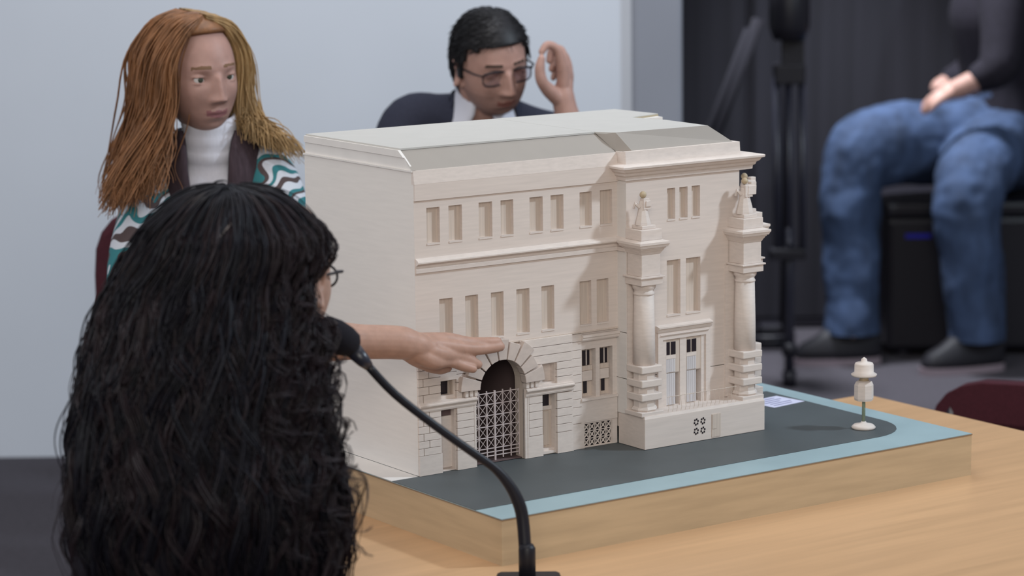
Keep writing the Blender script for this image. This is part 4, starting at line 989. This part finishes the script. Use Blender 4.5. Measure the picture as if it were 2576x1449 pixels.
# ------------------------------------------------------------------ gooseneck microphone on the table
mc = empty('microphone', (.02, 3.94, ZT), 0, label='black gooseneck microphone with foam head standing before the display box corner', cat='microphone')
Q = lambda u, v, z: (u - .02, v - 3.94, z - ZT)
MB().box(-.05, .05, -.05, .05, 0, .022).build('base', M['black'], mc, bevel=.008)
neck = [Q(.018, 3.94, ZT + .02), Q(.016, 3.945, .64), Q(.012, 3.955, .70), Q(.004, 3.955, .731), Q(-.010, 3.953, .757), Q(-.030, 3.950, .781), Q(-.060, 3.944, .805), Q(-.117, 3.935, .850), Q(-.177, 3.920, .903), Q(-.216, 3.905, .950)]
sm = []
for i in range(len(neck) - 1):
    p0, p1, p2, p3 = [Vector(neck[max(0, min(len(neck) - 1, i + o))]) for o in (-1, 0, 1, 2)]
    for t in (0, .25, .5, .75): sm.append(.5 * ((2 * p1) + (p2 - p0) * t + (2 * p0 - 5 * p1 + 4 * p2 - p3) * t * t + (3 * p1 - p0 - 3 * p2 + p3) * t ** 3))
sm.append(Vector(neck[-1]))
n_ = len(sm); MB().tube(sm, [.0098 if i < n_ * .30 else (.0098 - .0032 * min(1, (i - n_ * .30) / (n_ * .25))) for i in range(n_)], 14).build('gooseneck', M['black'], mc, True)
MB().lathe([(.013, 0), (.013, .05), (.0098, .056)], (-.002, 0, .02), 16).build('socket', M['black'], mc, True)
a = Vector(Q(-.214, 3.906, .948)); b = Vector(Q(-.236, 3.90, .974)); dirn = (b - a).normalized()
MB().tube([a, a + dirn * .012, b], [.0072, .0105, .0130], 14).build('capsule', M['blackmetal'], mc, True)
hdm = MB().lathe([(.010, -.036), (.0185, -.030), (.0235, -.015), (.0250, .004), (.0225, .022), (.0150, .034), (.004, .039)], n=20).build('windscreen', M['foam'], mc, True)
hdm.matrix_local = Matrix.Translation(b + dirn * .030 + Vector((-.006, 0, 0))) @ (dirn + Vector((-.35, 0, -.15))).to_track_quat('Z', 'Y').to_matrix().to_4x4()

sh = empty('paper_sheet', (-.20, 3.98, ZT + .0006), ROT, label='white paper sheet on the table beside the display box', cat='paper')
MB().box(-.105, .02, -.15, .0, 0, .0006).build('sheet', M['shirt'], sh)

# ------------------------------------------------------------------ tripod, case and the person in jeans at the back
tp_ = empty('tripod', (.89, 8.50, 0), 0, label='black camera tripod with twin tube leg standing on the carpet', cat='tripod')
T = lambda u, v, z: (u - .89, v - 8.50, z)
lg = MB().tube([T(.884, 8.39, .03), T(.888, 8.46, .42), T(.889, 8.47, .50)], [.016, .014, .014], 10).build('leg', M['blackmetal'], tp_, True)
MB().tube([T(.884, 8.385, .0), T(.884, 8.387, .05)], [.020, .024], 10).build('rubber_foot', M['black'], lg, True)
MB().tube([T(.884, 8.39, .10), T(.885, 8.40, .135)], .024, 10).build('collar', M['black'], lg, True)
for du in (-.038, .042): MB().tube([T(.889 + du, 8.455, .425), T(.893 + du, 8.545, .98)], .0125, 10).build('upper_tube', M['blackmetal'], lg, True)
MB().tube([T(.889, 8.457, .43), T(.893, 8.545, .97)], .0105, 10).build('centre_tube', M['blackmetal'], lg, True)
MB().box(-.066, .050, -.075, -.020, .402, .438).build('bracket', M['black'], lg, bevel=.006)
MB().box(-.045, .055, .015, .075, .955, 1.02).build('leg_clamp', M['black'], lg, bevel=.006)
l2 = MB().tube([T(.80, 8.58, 1.16), T(.655, 8.50, .80), T(.52, 8.42, .46)], .020, 10).build('leg', M['foam'], tp_, True)
MB().tube([T(.765, 8.57, 1.13), T(.62, 8.48, .78), T(.49, 8.40, .45)], .012, 10).build('upper_tube', M['foam'], l2, True)
MB().tube([T(.505, 8.41, .46), T(.36, 8.33, .02)], .014, 10).build('lower_tube', M['foam'], l2, True)
l3 = MB().tube([T(.90, 8.62, 1.18), T(.93, 8.95, .50), T(.94, 9.15, .02)], .016, 10).build('leg', M['black'], tp_, True)
MB().lathe([(.05, 1.10), (.065, 1.14), (.065, 1.26), (.045, 1.30), (.045, 1.38), (.06, 1.40), (.06, 1.44)], n=16).build('head', M['black'], tp_, True)
MB().box(-.02, .05, .02, .06, 1.02, 1.12).build('hub', M['black'], tp_)

ca = empty('equipment_case', (1.62, 9.10, 0), 0, label='black equipment case with blue stripe that the person in jeans sits on', cat='case')
MB().box(-.36, .45, -.24, .24, .02, .475).build('body', M['black'], ca, bevel=.02)
MB().box(-.365, .455, -.245, .245, .475, .525).build('lid', M['black'], ca, bevel=.015)
MB().box(-.30, -.215, -.2425, -.2395, .405, .42).build('stripe', M['bluetape'], ca)
for sx in (-.3, .39):
    for sy in (-.19, .19): MB().lathe([(.02, 0), (.025, .004), (.025, .02)], (sx, sy, 0), 10).build('foot', M['blackmetal'], ca)
cb = empty('cable_coil', (.88, 9.05, 0), 0, label='black cable coil lying on the carpet behind the tripod', cat='cable')
MB().tube([(.085 * math.cos(t) * (1 + .05 * math.sin(3 * t)), .07 * math.sin(t), .016 + .012 * (t / 6.28)) for t in [k * .22 for k in range(100)]], .009, 7).build('loops', M['black'], cb, True)
MB().box(-.03, .05, -.03, .05, .0, .085).build('plug_box', M['black'], cb, bevel=.01)

pj = empty('person', (1.60, 8.95, 0), 0, label='person in blue jeans and black sneakers sitting on the dark equipment case', cat='person')
R_ = lambda u, v, z: (u - 1.60, v - 8.95, z)
HP = R_(1.70, 9.08, .70)
body = limbs([([HP, R_(1.71, 9.10, .90), R_(1.66, 9.08, 1.14), R_(1.63, 9.06, 1.28), R_(1.61, 9.04, 1.36), R_(1.60, 9.03, 1.43)], [.14, .135, .135, .085, .055, .055]),
    ([HP, R_(1.42, 8.98, .70), R_(1.17, 8.86, .70), R_(1.125, 8.83, .45), R_(1.125, 8.77, .09)], [.14, .105, .085, .06, .05]),
    ([HP, R_(1.60, 8.86, .66), R_(1.49, 8.62, .62), R_(1.51, 8.60, .35), R_(1.53, 8.62, .09)], [.14, .095, .07, .055, .045]),
    ([R_(1.63, 9.06, 1.28), R_(1.63, 8.87, 1.24), R_(1.60, 8.74, 1.00), R_(1.50, 8.745, .93), R_(1.440, 8.76, .905)], [.09, .06, .048, .034, .030]),
    ([R_(1.63, 9.06, 1.28), R_(1.66, 9.25, 1.22), R_(1.64, 9.28, .98), R_(1.48, 9.18, .88)], [.09, .06, .045, .032])])
hd = xf(head_vf(nlat=60, nlon=80), frame(R_(1.575, 9.02, 1.52), math.radians(95), math.radians(-10)))
hW = R_(1.450, 8.755, .905)
mc_ = [R_(1.405, 8.725 + .022 * i, .905 - .004 * i) for i in range(4)]; pc_ = [R_(1.372, 8.722 + .022 * i, .880 - .004 * i) for i in range(4)]
dc_ = [R_(1.362, 8.722 + .022 * i, .855 - .004 * i) for i in range(4)]; tc_ = [R_(1.360, 8.724 + .021 * i, .838) for i in range(4)]
body = fuse(body + [hd] + hand_meshes(hW, mc_, pc_, dc_, tc_, [R_(1.425, 8.715, .895), R_(1.398, 8.700, .880), R_(1.380, 8.695, .865), R_(1.368, 8.695, .85)], [.0098, .010, .0098, .0088]), .006, 2)
finish(body, 'body', [M['skin_m']], pj)
jn = cloth([([HP, R_(1.705, 9.09, .84)], [.175, .160]),
    ([HP, R_(1.44, 8.99, .712), R_(1.27, 8.91, .712), R_(1.165, 8.86, .690), R_(1.128, 8.83, .56), R_(1.130, 8.81, .40), R_(1.135, 8.785, .22), R_(1.130, 8.765, .070)], [.175, .140, .136, .124, .102, .095, .092, .092]),
    ([HP, R_(1.60, 8.88, .68), R_(1.490, 8.64, .61), R_(1.50, 8.61, .36), R_(1.53, 8.62, .07)], [.175, .130, .118, .104, .094])], .008)
jo = finish(trim(jn, .105), 'jeans', [M['jeans']], pj)
tx = bpy.data.textures.new('folds', 'CLOUDS'); tx.noise_scale = .16
dm = jo.modifiers.new('folds', 'DISPLACE'); dm.texture = tx; dm.strength = .035; dm.mid_level = .5
jt = cloth([([R_(1.70, 9.09, .76), R_(1.71, 9.10, .92), R_(1.66, 9.08, 1.14), R_(1.63, 9.06, 1.29)], [.175, .17, .17, .11]),
    ([R_(1.63, 9.06, 1.29), R_(1.63, 8.86, 1.25), R_(1.605, 8.74, 1.01), R_(1.55, 8.742, .955)], [.11, .085, .068, .052]),
    ([R_(1.63, 9.06, 1.29), R_(1.66, 9.26, 1.23), R_(1.64, 9.28, .98), R_(1.53, 9.21, .90)], [.11, .085, .065, .05])])
finish(jt, 'jacket', [M['darktop']], pj)
for dx, dy, ang in ((1.08, 8.755, 0.06), (1.47, 8.59, .3)):
    s = MB(); out = []
    def foot(sc, z): return [((-.145 + .29 * (0.5 - .5 * math.cos(math.pi * k / 12))) * sc, (.036 + .012 * math.sin(math.pi * k / 12 + .4)) * math.sin(math.pi * k / 12) ** .45 * sc, z) for k in range(13)]
    secs = []
    for sc, z, top in ((1.0, .022, 1), (1.0, .045, 1), (.94, .068, .95), (.80, .090, .85), (.62, .118, .7)):
        up = foot(sc, z); ring_ = up + [(x, -y, zz) for x, y, zz in up[-2:0:-1]]
        shift = .030 * (z - .022) / .1
        secs.append([(x + shift + (.018 if z > .08 else 0), y, z) for x, y, _ in ring_])
    n0 = len(secs[0]); vs = [p for r in secs for p in r]
    fs = [(i * n0 + k, i * n0 + (k + 1) % n0, (i + 1) * n0 + (k + 1) % n0, (i + 1) * n0 + k) for i in range(4) for k in range(n0)] + [tuple(range(n0))[::-1], tuple(range(4 * n0, 5 * n0))]
    sh_ = s.add(vs, fs).build('shoe', M['shoe'], pj, True, loc=R_(dx, dy, 0), rot=(0, 0, ang))
    so = [p for p in secs[0]]; MB().prism([(x * 1.03, y * 1.05) for x, y, _ in so], 'z', .0, .024).build('sole', M['sole'], sh_)
    MB().tube([(-.03, .030, .095), (-.03, 0, .112), (-.03, -.030, .095)], .004, 6).build('lace', M['black'], sh_)

chair('chair', (1.02, 5.55, 0), math.radians(150), 'dark red chair with low back at the table corner beyond the model lamp', None, M['redseat'], .535)
